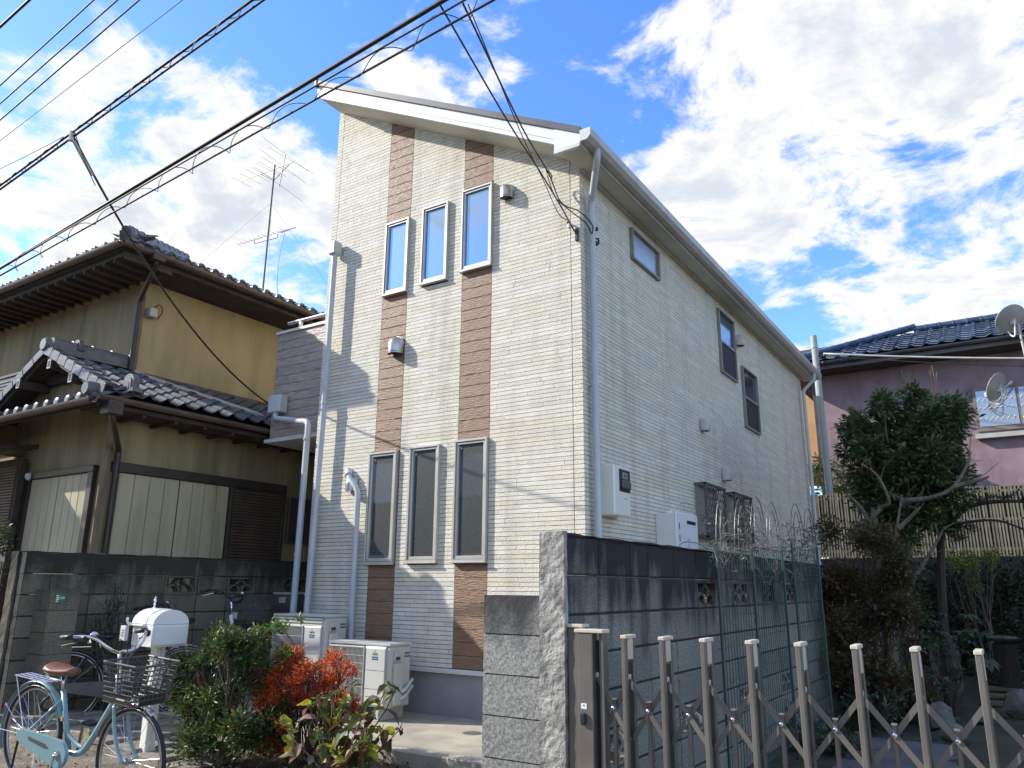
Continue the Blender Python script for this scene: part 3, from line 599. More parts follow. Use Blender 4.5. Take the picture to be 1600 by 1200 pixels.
# vent hoods
def hood(p, side, r=.075, m='steel', simple=False):
    """stainless weather hood: half dome on a round flange, dark mouth below"""
    mb = MB(); n, k = 12, 8; V = []; F = []
    for i in range(n + 1):                                   # around the front half circle (plan)
        a = -PI / 2 + PI * i / n
        for j in range(k + 1):                               # from bottom lip up over the dome
            t = j / k
            if t < .5: h = -r * 1.25 + t * 2 * r * 1.25; q = 1.0
            else: ph = (t - .5) * PI; h = r * math.sin(ph); q = math.cos(ph)
            V.append((r * math.sin(a) * max(q, .02), -(r * 1.25 * math.cos(a) * q) - .01, h))
    for i in range(n):
        for j in range(k): F.append((i * (k + 1) + j, (i + 1) * (k + 1) + j, (i + 1) * (k + 1) + j + 1, i * (k + 1) + j + 1))
    mb.add(V, F)
    mb.lathe([(r * 1.08, 0), (r * 1.12, .012), (r * .9, .02)], (0, -.001, 0), (0, -1, 0), 18)
    m1 = mb.mesh('vent_hood', M[m], 'auto')
    o = link('vent_hood', m1, house, None, p, (0, 0, PI / 2 if side else 0))
    mo = MB(); mo.lathe([(r * .86, 0), (r * .86, .004)], (0, -r * .55, -r * 1.1), (0, 0, 1), 14)
    q = mo.mesh('vent_mouth', M['black']); c = link('vent_mouth', q, None, None, p, (0, 0, PI / 2 if side else 0)); c.parent = o; c.matrix_parent_inverse = o.matrix_basis.inverted()
    return o
hood((-2.44, -.005, 3.99), False, .095); hood((-.90, -.005, 5.54), False, .08); hood((-3.02, -.005, 2.40), False, .075)
hood((.005, 5.40, 5.14), True, .085, 'gutter'); hood((.005, 3.45, 3.40), True, .08, 'gutter'); hood((.005, 4.26, 2.83), True, .085, 'gutter')
# balcony ------------------------------------------------------------
BX0, BX1, BY0, BY1, BZ0, BZ1 = -5.0, -3.70, .35, 3.2, 3.16, 4.66
bal = MB().box(BX0 + .03, BX1, BY0 + .03, BY0 + .12, BZ0, BZ1).build('balcony', M['joint'], house)
MB().box(BX0 + .03, BX0 + .12, BY0 + .12, BY1, BZ0, BZ1).build('balcony_side', M['joint'], bal)
MB().bbox(BX0 - .05, BX1, BY0 - .05, BY1, BZ0 - .05, BZ0, .004).build('balcony_floor', M['offwhite'], bal)
MB().bbox(BX0 - .03, BX1, BY0 - .02, BY0 + .14, BZ1, BZ1 + .045, .004).build('coping', M['taupe'], bal)
MB().bbox(BX0 - .03, BX0 + .14, BY0 + .14, BY1, BZ1, BZ1 + .045, .004).build('coping', M['taupe'], bal)
z = BZ0
while z < BZ1 - .02:
    z1 = min(z + BH, BZ1)
    board(BX0 + .10, BX1 - .002, z + .0015, z1 - .0015, BY0, M['mauve'], bal); board(BX0, BX0 + .097, z + .0015, z1 - .0015, BY0, M['mauve'], bal)
    MB().bbox(BX0, BX0 + .03, BY0 + .032, BY1, z + .0015, z1 - .0015, .003).build('board', M['mauve'], bal)
    z = z1
MB().tube([(BX0 + .12, BY0 + .06, BZ1 + .17), (BX1, BY0 + .06, BZ1 + .17)], .024, 8).build('handrail', M['steel'], bal, smooth='auto')
for x in (BX0 + .35, BX1 - .18): MB().bbox(x, x + .05, BY0 + .04, BY0 + .08, BZ1 + .04, BZ1 + .16, .004).build('rail_post', M['steel'], bal)
MB().bbox(-4.92, -4.68, BY0 - .14, BY0 - .005, 3.50, 3.74, .008).build('drain_box', M['pipe'], bal)
a, b, c, d = (-4.80, .26, 3.52), (-4.80, .26, 3.42), (-3.86, -.02, 3.22), (-3.86, -.02, 0)
c = (-3.84, -.02, 3.22); d = (-3.84, -.04, 0)
pipe([a] + bend(a, b, c, .06) + bend(b, c, d, .08) + [d], .038, M['pipe'], bal, [(-3.84, -.03, 3.0), (-3.84, -.035, 1.6)])
# service cable fittings at the corner
fit = MB().bbox(-.05, -.02, -.03, 0, 4.72, 4.86, .004).build('cable_bracket', M['black'], house)
MB().tube([(.005, .3, 4.86), (.05, .32, 4.86), (.05, .32, 4.80)], .012, 6).build('cable_hook', M['black'], house)
for zz in (4.78, 4.95): MB().lathe([(.012, 0), (.024, .01), (.024, .03), (.012, .045)], (.03, .31, zz), (0, 0, 1), 8).build('insulator', M['black'], house)

# ================================================================ BLOCK WALLS
def vent_mesh(m, d=.12, L_=.39):
    """pierced block: frame with three round fish-scale rings"""
    mb = MB(); H = .19
    mb.box(0, d, 0, L_, 0, .022); mb.box(0, d, 0, L_, H - .022, H); mb.box(0, d, 0, .022, .022, H - .022); mb.box(0, d, L_ - .022, L_, .022, H - .022)
    def arc(cy, cz, r, a0, a1):
        n = 10
        for i in range(n):
            p, q = a0 + (a1 - a0) * i / n, a0 + (a1 - a0) * (i + 1) / n
            A = (cy + r * math.cos(p), cz + r * math.sin(p)); B = (cy + r * math.cos(q), cz + r * math.sin(q))
            mb.bar((d / 2, *A), (d / 2, *B), d * .8, .024, up=(0, -math.sin(p), math.cos(p)))
    arc(L_ * .5, .085, .068, 0, PI); arc(L_ * .5, .022, .05, 0, 0.01)
    arc(L_ * .27, .018, .078, .1, PI - .1); arc(L_ * .73, .018, .078, .1, PI - .1)
    mb.bar((d / 2, L_ * .5, .15), (d / 2, L_ * .5, .17), d * .8, .05, up=(0, 0, 1))
    return mb.mesh('vent_block', m)
def block_wall(parent, x0, d, ycols, ztop, rows, m, vents, bh=.2, jt=.012, seed=1, skip=lambda c, r: False):
    rng = random.Random(seed); cache = {}; vm = {}
    for r in range(rows):
        z1 = ztop - r * bh - jt; z0 = ztop - (r + 1) * bh
        for c in range(len(ycols) - 1):
            if skip(c, r): continue
            a, b = ycols[c], ycols[c + 1]; ln = b - a - jt
            if (c, r) in vents:
                k = round(ln, 2)
                if k not in vm: vm[k] = vent_mesh(m, d, ln)
                link('vent_block', vm[k], parent, None, (x0, a, z0)); continue
            k = (round(ln, 2), rng.randrange(3))
            if k not in cache:
                mb = MB(); mb.bbox(0, d, 0, ln, 0, z1 - z0, .007)
                cache[k] = mb.mesh('block', m)
            link('block', cache[k], parent, None, (x0 + rng.uniform(-.0025, .0025), a + jt / 2, z0))
# right-hand wall, running back beside the house
ycols = [-2.95, -2.56, -2.14, -1.87, -1.43, -1.0] + [round(-1.0 + .42 * i, 3) for i in range(1, 27)]
rw = thing('block_wall', 'long black-stained concrete block wall between the cream house and the garden', 'block wall', (1.36, 3.5, -.2))
ztr = 1.515
vents_r = {(5, 1), (7, 1), (9, 1), (11, 1), (1, 5), (4, 5), (7, 5), (10, 5)}
block_wall(rw, 1.29, .12, ycols, ztr, 8, M['block_r'], vents_r)
mb = MB()
for c in range(len(ycols) - 1):
    for r in range(8):
        if (c, r) in vents_r: continue
        mb.box(1.298, 1.402, ycols[c], ycols[c + 1], ztr - (r + 1) * .2 - .002, ztr - r * .2 - .006)
mb.box(1.28, 1.42, -2.95, ycols[-1], -.4, ztr - 1.6)
mb.build('mortar', M['mortar'], rw, kind='stuff')
rough_box('mortar_end', 1.282, 1.428, -2.99, -2.952, -.2, 1.528, M['render_end'], rw, .0025, .028, 3)
rough_box('mortar_cap', 1.285, 1.42, -2.95, 8.0, 1.512, 1.523, M['block_r'], rw, .004, .10, 8)
# short pillar wall left of it
pw = thing('gate_pillar', 'short pillar of stacked grey split-face blocks against the stained wall', 'pillar', (1.13, -2.93, -.2))
pm = None
for r in range(7):
    z1 = 1.205 - r * .2
    o = rough_box('block', .935, 1.281, -2.985, -2.87, z1 - .193, z1, M['block_p'], pw, .0009, .022, r)
MB().box(.942, 1.281, -2.978, -2.878, -.3, 1.2).build('mortar', M['mortar'], pw)
# left wall in front of the old house
lw = thing('block_wall', 'grey-brown block wall with pierced fan blocks in front of the old tiled house', 'block wall', (-4.76, -.5, -.1))
yl = [-2.66, -2.40, -1.99, -1.57, -1.15, -.73, -.32, .10, .52, .94, 1.36, 1.78, 2.2, 2.62, 3.04]
vl = {(4, 1), (6, 1), (8, 1), (10, 1)}
block_wall(lw, -4.82, .12, yl, 1.545, 8, M['block_l'], vl, seed=5)
mb = MB()
for c in range(len(yl) - 1):
    for r in range(8):
        if (c, r) in vl: continue
        mb.box(-4.812, -4.708, yl[c], yl[c + 1], 1.545 - (r + 1) * .2 - .002, 1.545 - r * .2 - .006)
mb.box(-4.83, -4.69, -2.66, 3.04, -.4, -.05)
mb.build('mortar', M['mortar'], lw, kind='stuff')
rough_box('mortar_cap', -4.825, -4.70, -2.66, 3.0, 1.542, 1.552, M['block_l'], lw, .005, .09, 8)
rough_box('end_post', -4.95, -4.825, -2.68, -2.52, -.2, 1.55, M['block_l'], lw, .004, .05, 12)
# buttress pier with green sticker
bp = thing('block_pier', 'low block pier with a green sticker leaning on the left wall', 'pier', (-4.55, -2.38, -.1))
for r in range(7):
    z1 = 1.195 - r * .2
    rough_box('block', -4.698, -4.42, -2.52, -2.24, z1 - .194, z1, M['block_l'], bp, .0018, .05, 30 + r)
MB().box(-4.69, -4.428, -2.512, -2.248, -.3, 1.19).build('mortar', M['mortar'], bp)
stk = MB().box(-4.416, -4.412, -2.475, -2.385, 1.07, 1.155).build('sticker', M['green_sign'], bp)
for i in range(4): MB().box(-4.412, -4.410, -2.47, -2.447, 1.078 + i * .017, 1.088 + i * .017).build('print_bar', M['print_white'], stk)
text('lettering', 'OW', .036, (-4.411, -2.418, 1.112), SIDE, M['print_white'], stk)
# neighbour's beige gate post
gp = thing('gate_post', 'beige rendered gate post with flat cap at the far left edge', 'gate post', (-4.98, -2.95, -.1))
rough_box('post', -5.02, -4.74, -3.02, -2.86, -.2, 1.44, mat('beige_render', (.38, .33, .25), (.30, .26, .19), .9, 6, .5, 70), gp, .003, .05, 4)
MB().bbox(-5.05, -4.72, -3.05, -2.84, 1.44, 1.49, .006).build('cap', mat('beige_cap', (.44, .39, .31), None, .85, 6), gp)

# ================================================================ FOLDING GATE
gate = thing('folding_gate', 'bronze aluminium folding lattice gate with beige caps across the garden entrance', 'gate', (2.4, -3.0, -.19))
GY = -3.02
mb = MB().bbox(1.435, 1.515, GY + .05, GY + .12, -.19, 1.055, .004).build('lock_post', M['post_gate'], gate)
MB().bbox(1.43, 1.52, GY + .045, GY + .125, 1.055, 1.072, .003).build('cap', M['gate_cap'], mb)
mb = MB().bbox(1.515, 1.595, GY, GY + .06, -.19, 1.035, .004).build('lock_post', M['post_gate'], gate)
MB().bbox(1.50, 1.655, GY - .006, GY + .075, 1.035, 1.052, .003).build('cap', M['gate_cap'], mb)
MB().bbox(1.622, 1.645, GY + .02, GY + .075, -.19, 1.034, .003).build('guide_rail', M['post_gate'], mb)
MB().box(1.596, 1.621, GY + .045, GY + .05, -.19, 1.0).build('slot', M['black'], mb)
MB().bbox(1.532, 1.56, GY - .018, GY, .62, .675, .006).build('lock', M['black'], mb)
MB().box(1.532, 1.562, GY - .002, GY - .0005, .69, .715).build('lock_label', M['print_white'], mb)
MB().box(1.543, 1.551, GY - .003, GY - .0018, .703, .709).build('lock_mark', M['print_grey'], mb)
xsg = [1.76, 1.95, 2.145, 2.35, 2.555, 2.775, 2.99, 3.205, 3.43, 3.66, 3.89]
pmesh = MB(); pmesh.bbox(-.012, .012, 0, .026, 0, 1.205, .003); pmesh.box(-.0075, .0075, -.003, .0005, .0, 1.2); pm1 = pmesh.mesh('post', M['post_gate'])
pm2 = MB().bbox(-.012, .012, .085, .11, 0, 1.19, .003).mesh('back_post', M['post_gate'])
cpm = MB(); cpm.bbox(-.015, .015, -.003, .115, 1.205, 1.222, .003); cpm.bbox(-.013, .013, .034, .082, 1.11, 1.205, .003); cpm = cpm.mesh('cap', M['gate_cap'])
slm = MB().box(-.004, .004, .034, .084, .30, 1.10).mesh('slot', M['black'])
zb0 = -.19
for i, x in enumerate(xsg):
    po = link('post', pm1, gate, None, (x, GY, zb0)); link('back_post', pm2, po, None, (x, GY, zb0)); link('cap', cpm, po, None, (x, GY, zb0)); link('slider', slm, po, None, (x, GY + .002, zb0))
xa = [1.60] + xsg
for i in range(len(xa) - 1):
    a, b = xa[i], xa[i + 1]; xm = (a + b) / 2
    for zc in (.70, .20):
        h = .135
        MB().bar((a - .012, GY + .062, zc + h), (b + .012, GY + .062, zc - h), .006, .024, up=(0, 1, 0)).build('cross_bar', M['post_gate'], gate) if False else None
        o = MB(); o.bar((a, GY + .045, zc + h), (b, GY + .045, zc - h), .022, .007, up=(0, 1, 0)); o.build('cross_bar', M['post_gate'], gate)
        o = MB(); o.bar((a, GY + .072, zc - h), (b, GY + .072, zc + h), .022, .007, up=(0, 1, 0)); o.build('cross_bar', M['post_gate'], gate)
        MB().lathe([(.009, 0), (.009, .006), (.004, .009)], (xm, GY + .042, zc), (0, -1, 0), 8).build('rivet', M['chrome'], gate)
        MB().bbox(a - .006, a + .010, GY + .035, GY + .06, zc + h - .004, zc + h + .02, .003).build('hinge', M['gate_cap'], gate)
    MB().bbox(xm - .009, xm + .009, GY + .05, GY + .07, -.15, .735, .002).build('strut', M['post_gate'], gate)
    MB().bbox(xm - .011, xm + .011, GY + .048, GY + .072, .735, .742, .002).build('strut_cap', M['gate_cap'], gate)

# ================================================================ OUTDOOR UNITS, METER, HEATER
def ac_unit(x0, x1, y0, y1, z0, z1, split, label, top_band):
    t = thing('outdoor_unit', label, 'air conditioner', ((x0 + x1) / 2, (y0 + y1) / 2, 0), 0, 'air conditioner outdoor units beside the house wall')
    W = x1 - x0
    body = MB().bbox(x0, x1, y0 + .012, y1, z0 + .03, z1 - .02, .012).build('casing', M['acwhite'], t)
    MB().bbox(x0 - .008, x1 + .008, y0 - .004, y1 + .006, z1 - .02, z1 + .005, .006).build('lid', M['acwhite'], t)
    xs_ = x0 + W * split
    g0, g1, h0, h1 = x0 + .03, xs_, z0 + .06, z1 - top_band
    gr = MB().box(g0, g1, y0 - .0, y0 + .011, h0, h1).build('fan_opening', M['acdark'], t)
    mb = MB()
    mb.bbox(g0 - .01, g1 + .01, y0 - .018, y0 + .004, h1, h1 + .014, .003); mb.bbox(g0 - .01, g1 + .01, y0 - .018, y0 + .004, h0 - .014, h0, .003)
    mb.bbox(g0 - .012, g0, y0 - .018, y0 + .004, h0, h1, .003); mb.bbox(g1, g1 + .012, y0 - .018, y0 + .004, h0, h1, .003)
    k = int((g1 - g0) / .0165)
    for i in range(1, k): x = g0 + (g1 - g0) * i / k; mb.bar((x, y0 - .012, h0), (x, y0 - .012, h1), .0026, .005)
    for i in range(1, 7): z = h0 + (h1 - h0) * i / 7; mb.bar((g0, y0 - .016, z), (g1, y0 - .016, z), .003, .004)
    mb.build('grille', M['acwhite'], gr)
    cx, cz, r = (g0 + g1) / 2, (h0 + h1) / 2, min(g1 - g0, h1 - h0) * .46
    MB().lathe([(.05, 0), (.06, .006), (.02, .012)], (cx, y0 - .002, cz), (0, -1, 0), 14).build('fan_hub', M['black'], gr)
    p0, p1 = xs_ + .022, x1 - .05
    pan = MB().bbox(p0, p1, y0 - .008, y0 + .013, z0 + .05, z1 - top_band + .0, .004).build('front_panel', M['acwhite'], t)
    MB().prism([(y0 - .008, z1 - top_band), (y0 + .013, z1 - top_band), (y0 + .013, z1 - top_band + .03)], p0, p1, 'x').build('panel_ledge', M['white'], pan)
    for f in (.36, .66): MB().box(p0, p1, y0 - .0088, y0 - .007, z1 - top_band - (z1 - top_band - z0) * f, z1 - top_band - (z1 - top_band - z0) * f + .004).build('panel_seam', M['acdark'], pan)
    if top_band > .1:
        for i in range(3): MB().bbox(x0 + .02, x1 - .04, y0 - .004, y0 + .013, z1 - .045 - i * .034, z1 - .028 - i * .034, .003).build('louver', M['acwhite'], t)
    xc = (p0 + p1) / 2; zc = z1 - top_band
    text('lettering', 'FUJITSU', .026, (xc, y0 - .0095, zc - .052), FRONT, M['print_grey'], pan, sx=.8)
    MB().ring((xc - .003, y0 - .009, zc - .028), .007, .0012, (0, 1, 0), 12, 4).build('logo', M['print_grey'], pan)
    lb = MB().box(xc - .038, xc + .038, y0 - .0098, y0 - .008, zc - .105, zc - .073).build('blue_label', M['print_blue'], pan)
    text('lettering', 'nocria', .022, (xc, y0 - .0105, zc - .089), FRONT, M['print_white'], lb)
    MB().bbox(x1 - .0, x1 + .02, y0 + .06, y0 + .15, z1 - .16, z1 - .075, .005).build('handle', M['acwhite'], t)
    MB().box(x1 + .0201, x1 + .021, y0 + .07, y0 + .14, z1 - .150, z1 - .118).build('handle_recess', M['acdark'], t)
    MB().bbox(x1, x1 + .035, y0 + .055, y0 + .17, z0 + .05, z1 - .18, .008).build('valve_cover', M['acwhite'], t)
    mb = MB()
    for j in range(2): mb.box(x1 + .0005, x1 + .0015, y1 - .10, y1 - .02, z1 - .10 - j * .03, z1 - .085 - j * .03)
    mb.build('rating_print', M['print_grey'], t)
    for i, dz in enumerate((.16, .10)):
        q = z0 + dz; a = [(x1 + .02, y0 + .12, q), (x1 + .055, y0 + .17, q + .02), (x1 + .05, y0 + .26, q + .07), (x1 - .02, y1 + .06, q + .10)]
        MB().tube(bend(a[0], a[1], a[2], .04) + [a[3]], .016, 8).build('insulated_hose', M['offwhite'], t, smooth='auto')
    for x in (x0 + .12, x1 - .12): MB().bbox(x - .03, x + .03, y0 - .02, y1 + .02, 0, z0 + .03, .006).build('foot', M['acwhite'], t)
    return t
ac_unit(-3.60, -2.80, -.52, -.20, .09, .94, .60, 'taller outdoor air conditioner unit, left one, by the downpipe', .12)
ac_unit(-2.66, -1.84, -.58, -.26, .09, .70, .60, 'lower outdoor air conditioner unit nearer the pillar, behind the red shrub', .045)
mtr = thing('electric_meter', 'pale upright electric meter box with dark window on the side wall', 'meter', (.06, .55, 1.95))
MB().bbox(.0, .155, .33, .70, 1.93, 2.43, .012).build('case', M['mailbox'], mtr)
wn_ = MB().bbox(.15, .163, .44, .69, 2.17, 2.395, .006).build('meter_window', M['black'], mtr)
MB().bbox(.163, .185, .47, .67, 2.20, 2.285, .01).build('meter_face', M['taupe_dk'], wn_)
MB().box(.163, .166, .50, .62, 2.30, 2.365).build('display', mat('lcd_grey', (.30, .33, .36), None, .3, 3), wn_)
MB().box(.166, .168, .535, .585, 2.315, 2.345).build('display_digits', M['print_grey'], wn_)
MB().box(.1552, .157, .56, .61, 2.10, 2.107).build('print', M['print_grey'], mtr)
MB().tube([(.08, .55, 1.93), (.08, .55, 1.90)], .02, 8).build('cable_gland', M['mailbox'], mtr)
htr = thing('water_heater', 'white wall-hung gas water heater with black exhaust slot above the block wall', 'water heater', (.12, 2.1, 1.35))
MB().bbox(.0, .225, 1.70, 2.36, 1.28, 2.06, .008).build('case', M['white'], htr)
MB().bbox(.225, .25, 1.69, 2.38, 1.27, 2.075, .012).build('cover', M['white'], htr)
MB().bbox(.25, .256, 2.02, 2.30, 1.955, 1.995, .004).build('exhaust', M['black'], htr)
for i in range(5): MB().box(.2505, .252, 1.77, 1.79, 1.36 + i * .13, 1.43 + i * .13).build('vent_slot', M['black'], htr)
MB().box(.2505, .2515, 2.02, 2.12, 1.55, 1.80).build('instruction_label', M['offwhite'], htr)
MB().tube([(.1, 1.8, 2.07), (.1, 1.95, 2.09)], .02, 8).build('top_vent', M['white'], htr)
dr = thing('drain_cover', 'round metal drain cover set in the pale concrete', 'drain cover', (-.86, -.56, 0))
MB().lathe([(.085, 0), (.085, .004)], (-.86, -.56, 0), (0, 0, 1), 24).build('cover', M['steel'], dr)
mb = MB()
for i in range(-3, 4): w_ = math.sqrt(max(0, .07 ** 2 - (i * .018) ** 2)); mb.box(-.86 - w_, -.86 + w_, -.56 + i * .018 - .003, -.56 + i * .018 + .003, .0041, .0055)
mb.build('ribs', M['print_grey'], dr)

# ================================================================ MAILBOX
mx_ = thing('mailbox', 'white enamel arch-topped mailbox with a small finial on a post by the bicycle', 'mailbox', (-2.78, -2.4, -.12))
# axis of the arch runs front (-x+...) ; box seen three-quarter
bx = MB(); prof = []; W2, HB = .155, .20
for i in range(13): a = PI * i / 12; prof.append((W2 * math.cos(a), .115 * math.sin(a)))
def mb_shell(poly_out, poly_in, y0, y1):
    n = len(poly_out); mb = MB(); v = [(p[0], y0, p[1]) for p in poly_out] + [(p[0], y1, p[1]) for p in poly_out] + [(p[0], y0, p[1]) for p in poly_in] + [(p[0], y1, p[1]) for p in poly_in]
    f = []
    for i in range(n - 1): f += [(i, i + 1, n + i + 1, n + i), (2 * n + i, 3 * n + i, 3 * n + i + 1, 2 * n + i + 1), (i, 2 * n + i, 2 * n + i + 1, i + 1), (n + i, n + i + 1, 3 * n + i + 1, 3 * n + i)]
    f += [(0, n, 3 * n, 2 * n), (n - 1, 3 * n - 1, 4 * n - 1, 2 * n - 1)]
    return mb.add(v, f)
arch = [(p[0] * 1.03, p[1] * 1.05) for p in prof]; arch_i = [(p[0] * .985, p[1] * .96) for p in prof]
MX = Matrix.Translation((-2.77, -2.42, .80)) @ Matrix.Rotation(math.radians(84), 4, 'Z')
def place(o):
    o.matrix_basis = MX @ o.matrix_basis; return o
mx_.location = (-2.77, -2.42, -.12)
# local frame: y = length axis of the arch (towards viewer at -y), x = width
parts = []
b1 = MB().bbox(-.155, .155, -.17, .17, -.05, .125, .006).mesh('box', M['mailbox'], 'auto')
def mpart(name, me, par=None, m=None):
    o = link(name, me); o.matrix_basis = MX.copy(); p = par or mx_
    o.parent = p; o.matrix_parent_inverse = p.matrix_basis.inverted(); return o
bo = mpart('box', b1)
top = MB().prism([(p[0], .128 + p[1]) for p in prof], -.165, .165).mesh('arch_top', M['mailbox'], 'auto'); mpart('arch_top', top, bo)
hood_ = mb_shell([(p[0], .13 + p[1]) for p in arch], [(p[0], .13 + p[1]) for p in arch_i], -.05, .185).mesh('hood', M['mailbox'], 'auto'); mpart('hood', hood_, bo)
fd = MB().bbox(-.135, .135, -.182, -.17, -.035, .115, .004).mesh('door', M['mailbox']); d_ = mpart('door', fd, bo)
mpart('name_plate', MB().bbox(-.22, -.19, .16, .25, -.01, .11, .003).mesh('name_plate', M['offwhite']), bo)
pl = MB()
for k in range(3): pl.box(-.2215, -.22, .18, .22, .03 + k * .02, .037 + k * .02)
mpart('plate_print', pl.mesh('plate_print', M['print_grey']), bo)
mpart('ledge', MB().bbox(-.19, -.15, -.06, .19, .112, .126, .004).mesh('ledge', M['mailbox']), bo)
fin = MB().lathe([(.022, 0), (.009, .01), (.005, .022), (.011, .034), (.005, .045), (.009, .056), (.013, .068), (.005, .08), (.007, .088), (.003, .10)], (0, .15, .247), (0, 0, 1), 10).mesh('finial', M['white'], 'auto'); mpart('finial', fin, bo)
hk = MB().tube([(-.17, .16, .125), (-.20, .17, .13), (-.21, .175, .16), (-.20, .175, .175)], .01, 8).mesh('hook', M['white'], 'auto'); mpart('hook', hk, bo)
post = MB().bbox(-.04, .04, -.05, .05, -.92, -.05, .006).mesh('post', M['mailbox']); mpart('post', post)
mpart('post_groove', MB().box(-.008, .008, -.0512, -.05, -.9, -.06).mesh('post_groove', M['offwhite']))

# ================================================================ BICYCLES
def wheel_parts(t, cx, R_, cz, M_rim, name='wheel', spokes=28):
    w = MB().ring((cx, 0, cz), R_ - .017, .0175, (0, 1, 0), 48, 8).build(name, M['rubber'], t, smooth=True)
    rim = MB(); rim.ring((cx, 0, cz), R_ - .038, .0085, (0, 1, 0), 48, 6); rim.build('rim', M_rim, w, smooth=True)
    MB().ring((cx, -.017, cz), R_ - .014, .0022, (0, 1, 0), 48, 4).build('tyre_line', M['offwhite'], w)
    sp = MB()
    for i in range(spokes):
        a = 2 * PI * i / spokes; s_ = (-1) ** i; a2 = a + s_ * .35 * (1 if (i // 2) % 2 else -1)
        sp.tube([(cx + .018 * math.cos(a2), s_ * .022, cz + .018 * math.sin(a2)), (cx + (R_ - .045) * math.cos(a), 0, cz + (R_ - .045) * math.sin(a))], .0012, 4, caps=False)
    sp.build('spokes', M['chrome'], w)
    MB().lathe([(.012, -.05), (.012, -.028), (.024, -.026), (.024, -.02), (.015, -.018), (.015, .018), (.024, .02), (.024, .026), (.012, .028), (.012, .05)], (cx, 0, cz), (0, 1, 0), 14).build('hub', M['steel'], w, smooth='auto')
    return w
def smooth_path(pts, n=6):
    pts = [Vector(p) for p in pts]; P = [pts[0] * 2 - pts[1]] + pts + [pts[-1] * 2 - pts[-2]]; out = []
    for i in range(1, len(P) - 2):
        for k in range(n):
            t = k / n; a, b, c, d = P[i - 1], P[i], P[i + 1], P[i + 2]
            out.append(.5 * ((2 * b) + (c - a) * t + (2 * a - 5 * b + 4 * c - d) * t * t + (3 * b - a - 3 * c + d) * t ** 3))
    return out + [pts[-1]]
def city_bike(paint, saddle_m, label, basket=True, bar_m='chrome'):
    t = thing('bicycle', label, 'bicycle'); R_ = .335; B = 1.07
    wheel_parts(t, 0, R_, R_, M['steel']); wheel_parts(t, B, R_, R_, M['steel'])
    BBx, BBz = .44, .285
    fr = MB().tube(smooth_path([(BBx, 0, BBz), (.56, 0, .30), (.66, 0, .40), (.86, 0, .70)]), .021, 10).build('frame', paint, t, smooth=True)
    MB().tube([(BBx, 0, BBz), (.275, 0, .66)], .018, 10).build('seat_tube', paint, fr, smooth=True)
    MB().tube(smooth_path([(.36, 0, .43), (.42, 0, .385), (.50, 0, .35), (.585, 0, .335)]), .013, 8).build('brace_tube', paint, fr, smooth=True)
    MB().tube([(.835, 0, .84), (.90, 0, .66)], .021, 10).build('head_tube', paint, fr, smooth=True)
    for s in (-1, 1):
        MB().tube([(BBx - .03, s * .03, BBz), (0, s * .055, R_)], .009, 8).build('chain_stay', paint, fr, smooth=True)
        MB().tube([(.30, s * .02, .60), (0, s * .058, R_)], .008, 8).build('seat_stay', paint, fr, smooth=True)
    MB().box(.325, .345, -.0215, .0215, .47, .50).build('decal', M['yellow'], fr); MB().box(.30, .32, -.0215, .0215, .54, .57).build('decal', M['print_blue'], fr)
    fk = MB().tube([(.905, 0, .65), (.91, 0, .63)], .024, 10).build('fork', paint, t, smooth=True)
    for s in (-1, 1): MB().tube(smooth_path([(.905, s * .045, .655), (.945, s * .05, .52), (1.0, s * .052, .41), (B, s * .055, R_)]), [.012] * 18 + [.008], 8).build('fork_blade', paint, fk, smooth=True)
    MB().tube([(.905, -.045, .66), (.905, .045, .66)], .014, 8).build('fork_crown', paint, fk, smooth=True)
    # mudguards
    def guard(cx, a0, a1, nm, m):
        n = 24; V = []; F = []
        for i in range(n + 1):
            a = a0 + (a1 - a0) * i / n
            for j in range(5): w = (j - 2) / 2; r = R_ + .022 - .010 * w * w; V.append((cx + r * math.cos(a), w * .027, R_ + r * math.sin(a)))
        for i in range(n):
            for j in range(4): F.append((i * 5 + j, (i + 1) * 5 + j, (i + 1) * 5 + j + 1, i * 5 + j + 1))
        mb = MB().add(V, F); o = mb.build(nm, m, t, smooth=True)
        sm = o.modifiers.new('solid', 'SOLIDIFY'); sm.thickness = .0015; return o
    g1 = guard(0, math.radians(25), math.radians(205), 'mudguard', paint); guard(B, math.radians(60), math.radians(165), 'mudguard', M['steel'])
    for s in (-1, 1): MB().tube([(0, s * .06, R_), (-.335, s * .028, R_ + .16)], .0025, 5).build('guard_stay', M['chrome'], g1); MB().tube([(0, s * .06, R_), (-.36, s * .028, R_ - .02)], .0025, 5).build('guard_stay', M['chrome'], g1)
    MB().lathe([(.022, 0), (.022, .01), (.012, .018)], (-.345, 0, R_ + .13), (-1, 0, .3), 12).build('reflector', M['red'], g1)
    # chain case
    poly = []
    for i in range(13): a = -PI / 2 + PI * i / 12; poly.append((BBx + .088 * math.cos(a), BBz + .088 * math.sin(a)))
    for i in range(9): a = PI / 2 + PI * i / 8; poly.append((.0 + .042 * math.cos(a), R_ + .042 * math.sin(a)))
    cc = MB(); cc.prism(poly, -.085, -.058); cc.build('chain_case', paint, t)
    MB().prism([(.10, R_ - .012), (.30, R_ - .035), (.345, R_ - .03), (.30, R_ - .006), (.10, R_ + .012)], -.0865, -.0852).build('chain_case_slot', M['taupe_dk'], t)
    MB().lathe([(.03, 0), (.03, .006), (.016, .008), (.012, .016)], (BBx, -.086, BBz), (0, -1, 0), 16).build('crank_hub', M['chrome'], t, smooth='auto')
    MB().bar((BBx, -.105, BBz), (BBx - .02, -.11, BBz - .165), .018, .012, up=(0, 1, 0)).build('crank', M['chrome'], t)
    MB().bar((BBx, .06, BBz), (BBx + .02, .065, BBz + .165), .018, .012, up=(0, 1, 0)).build('crank', M['chrome'], t)
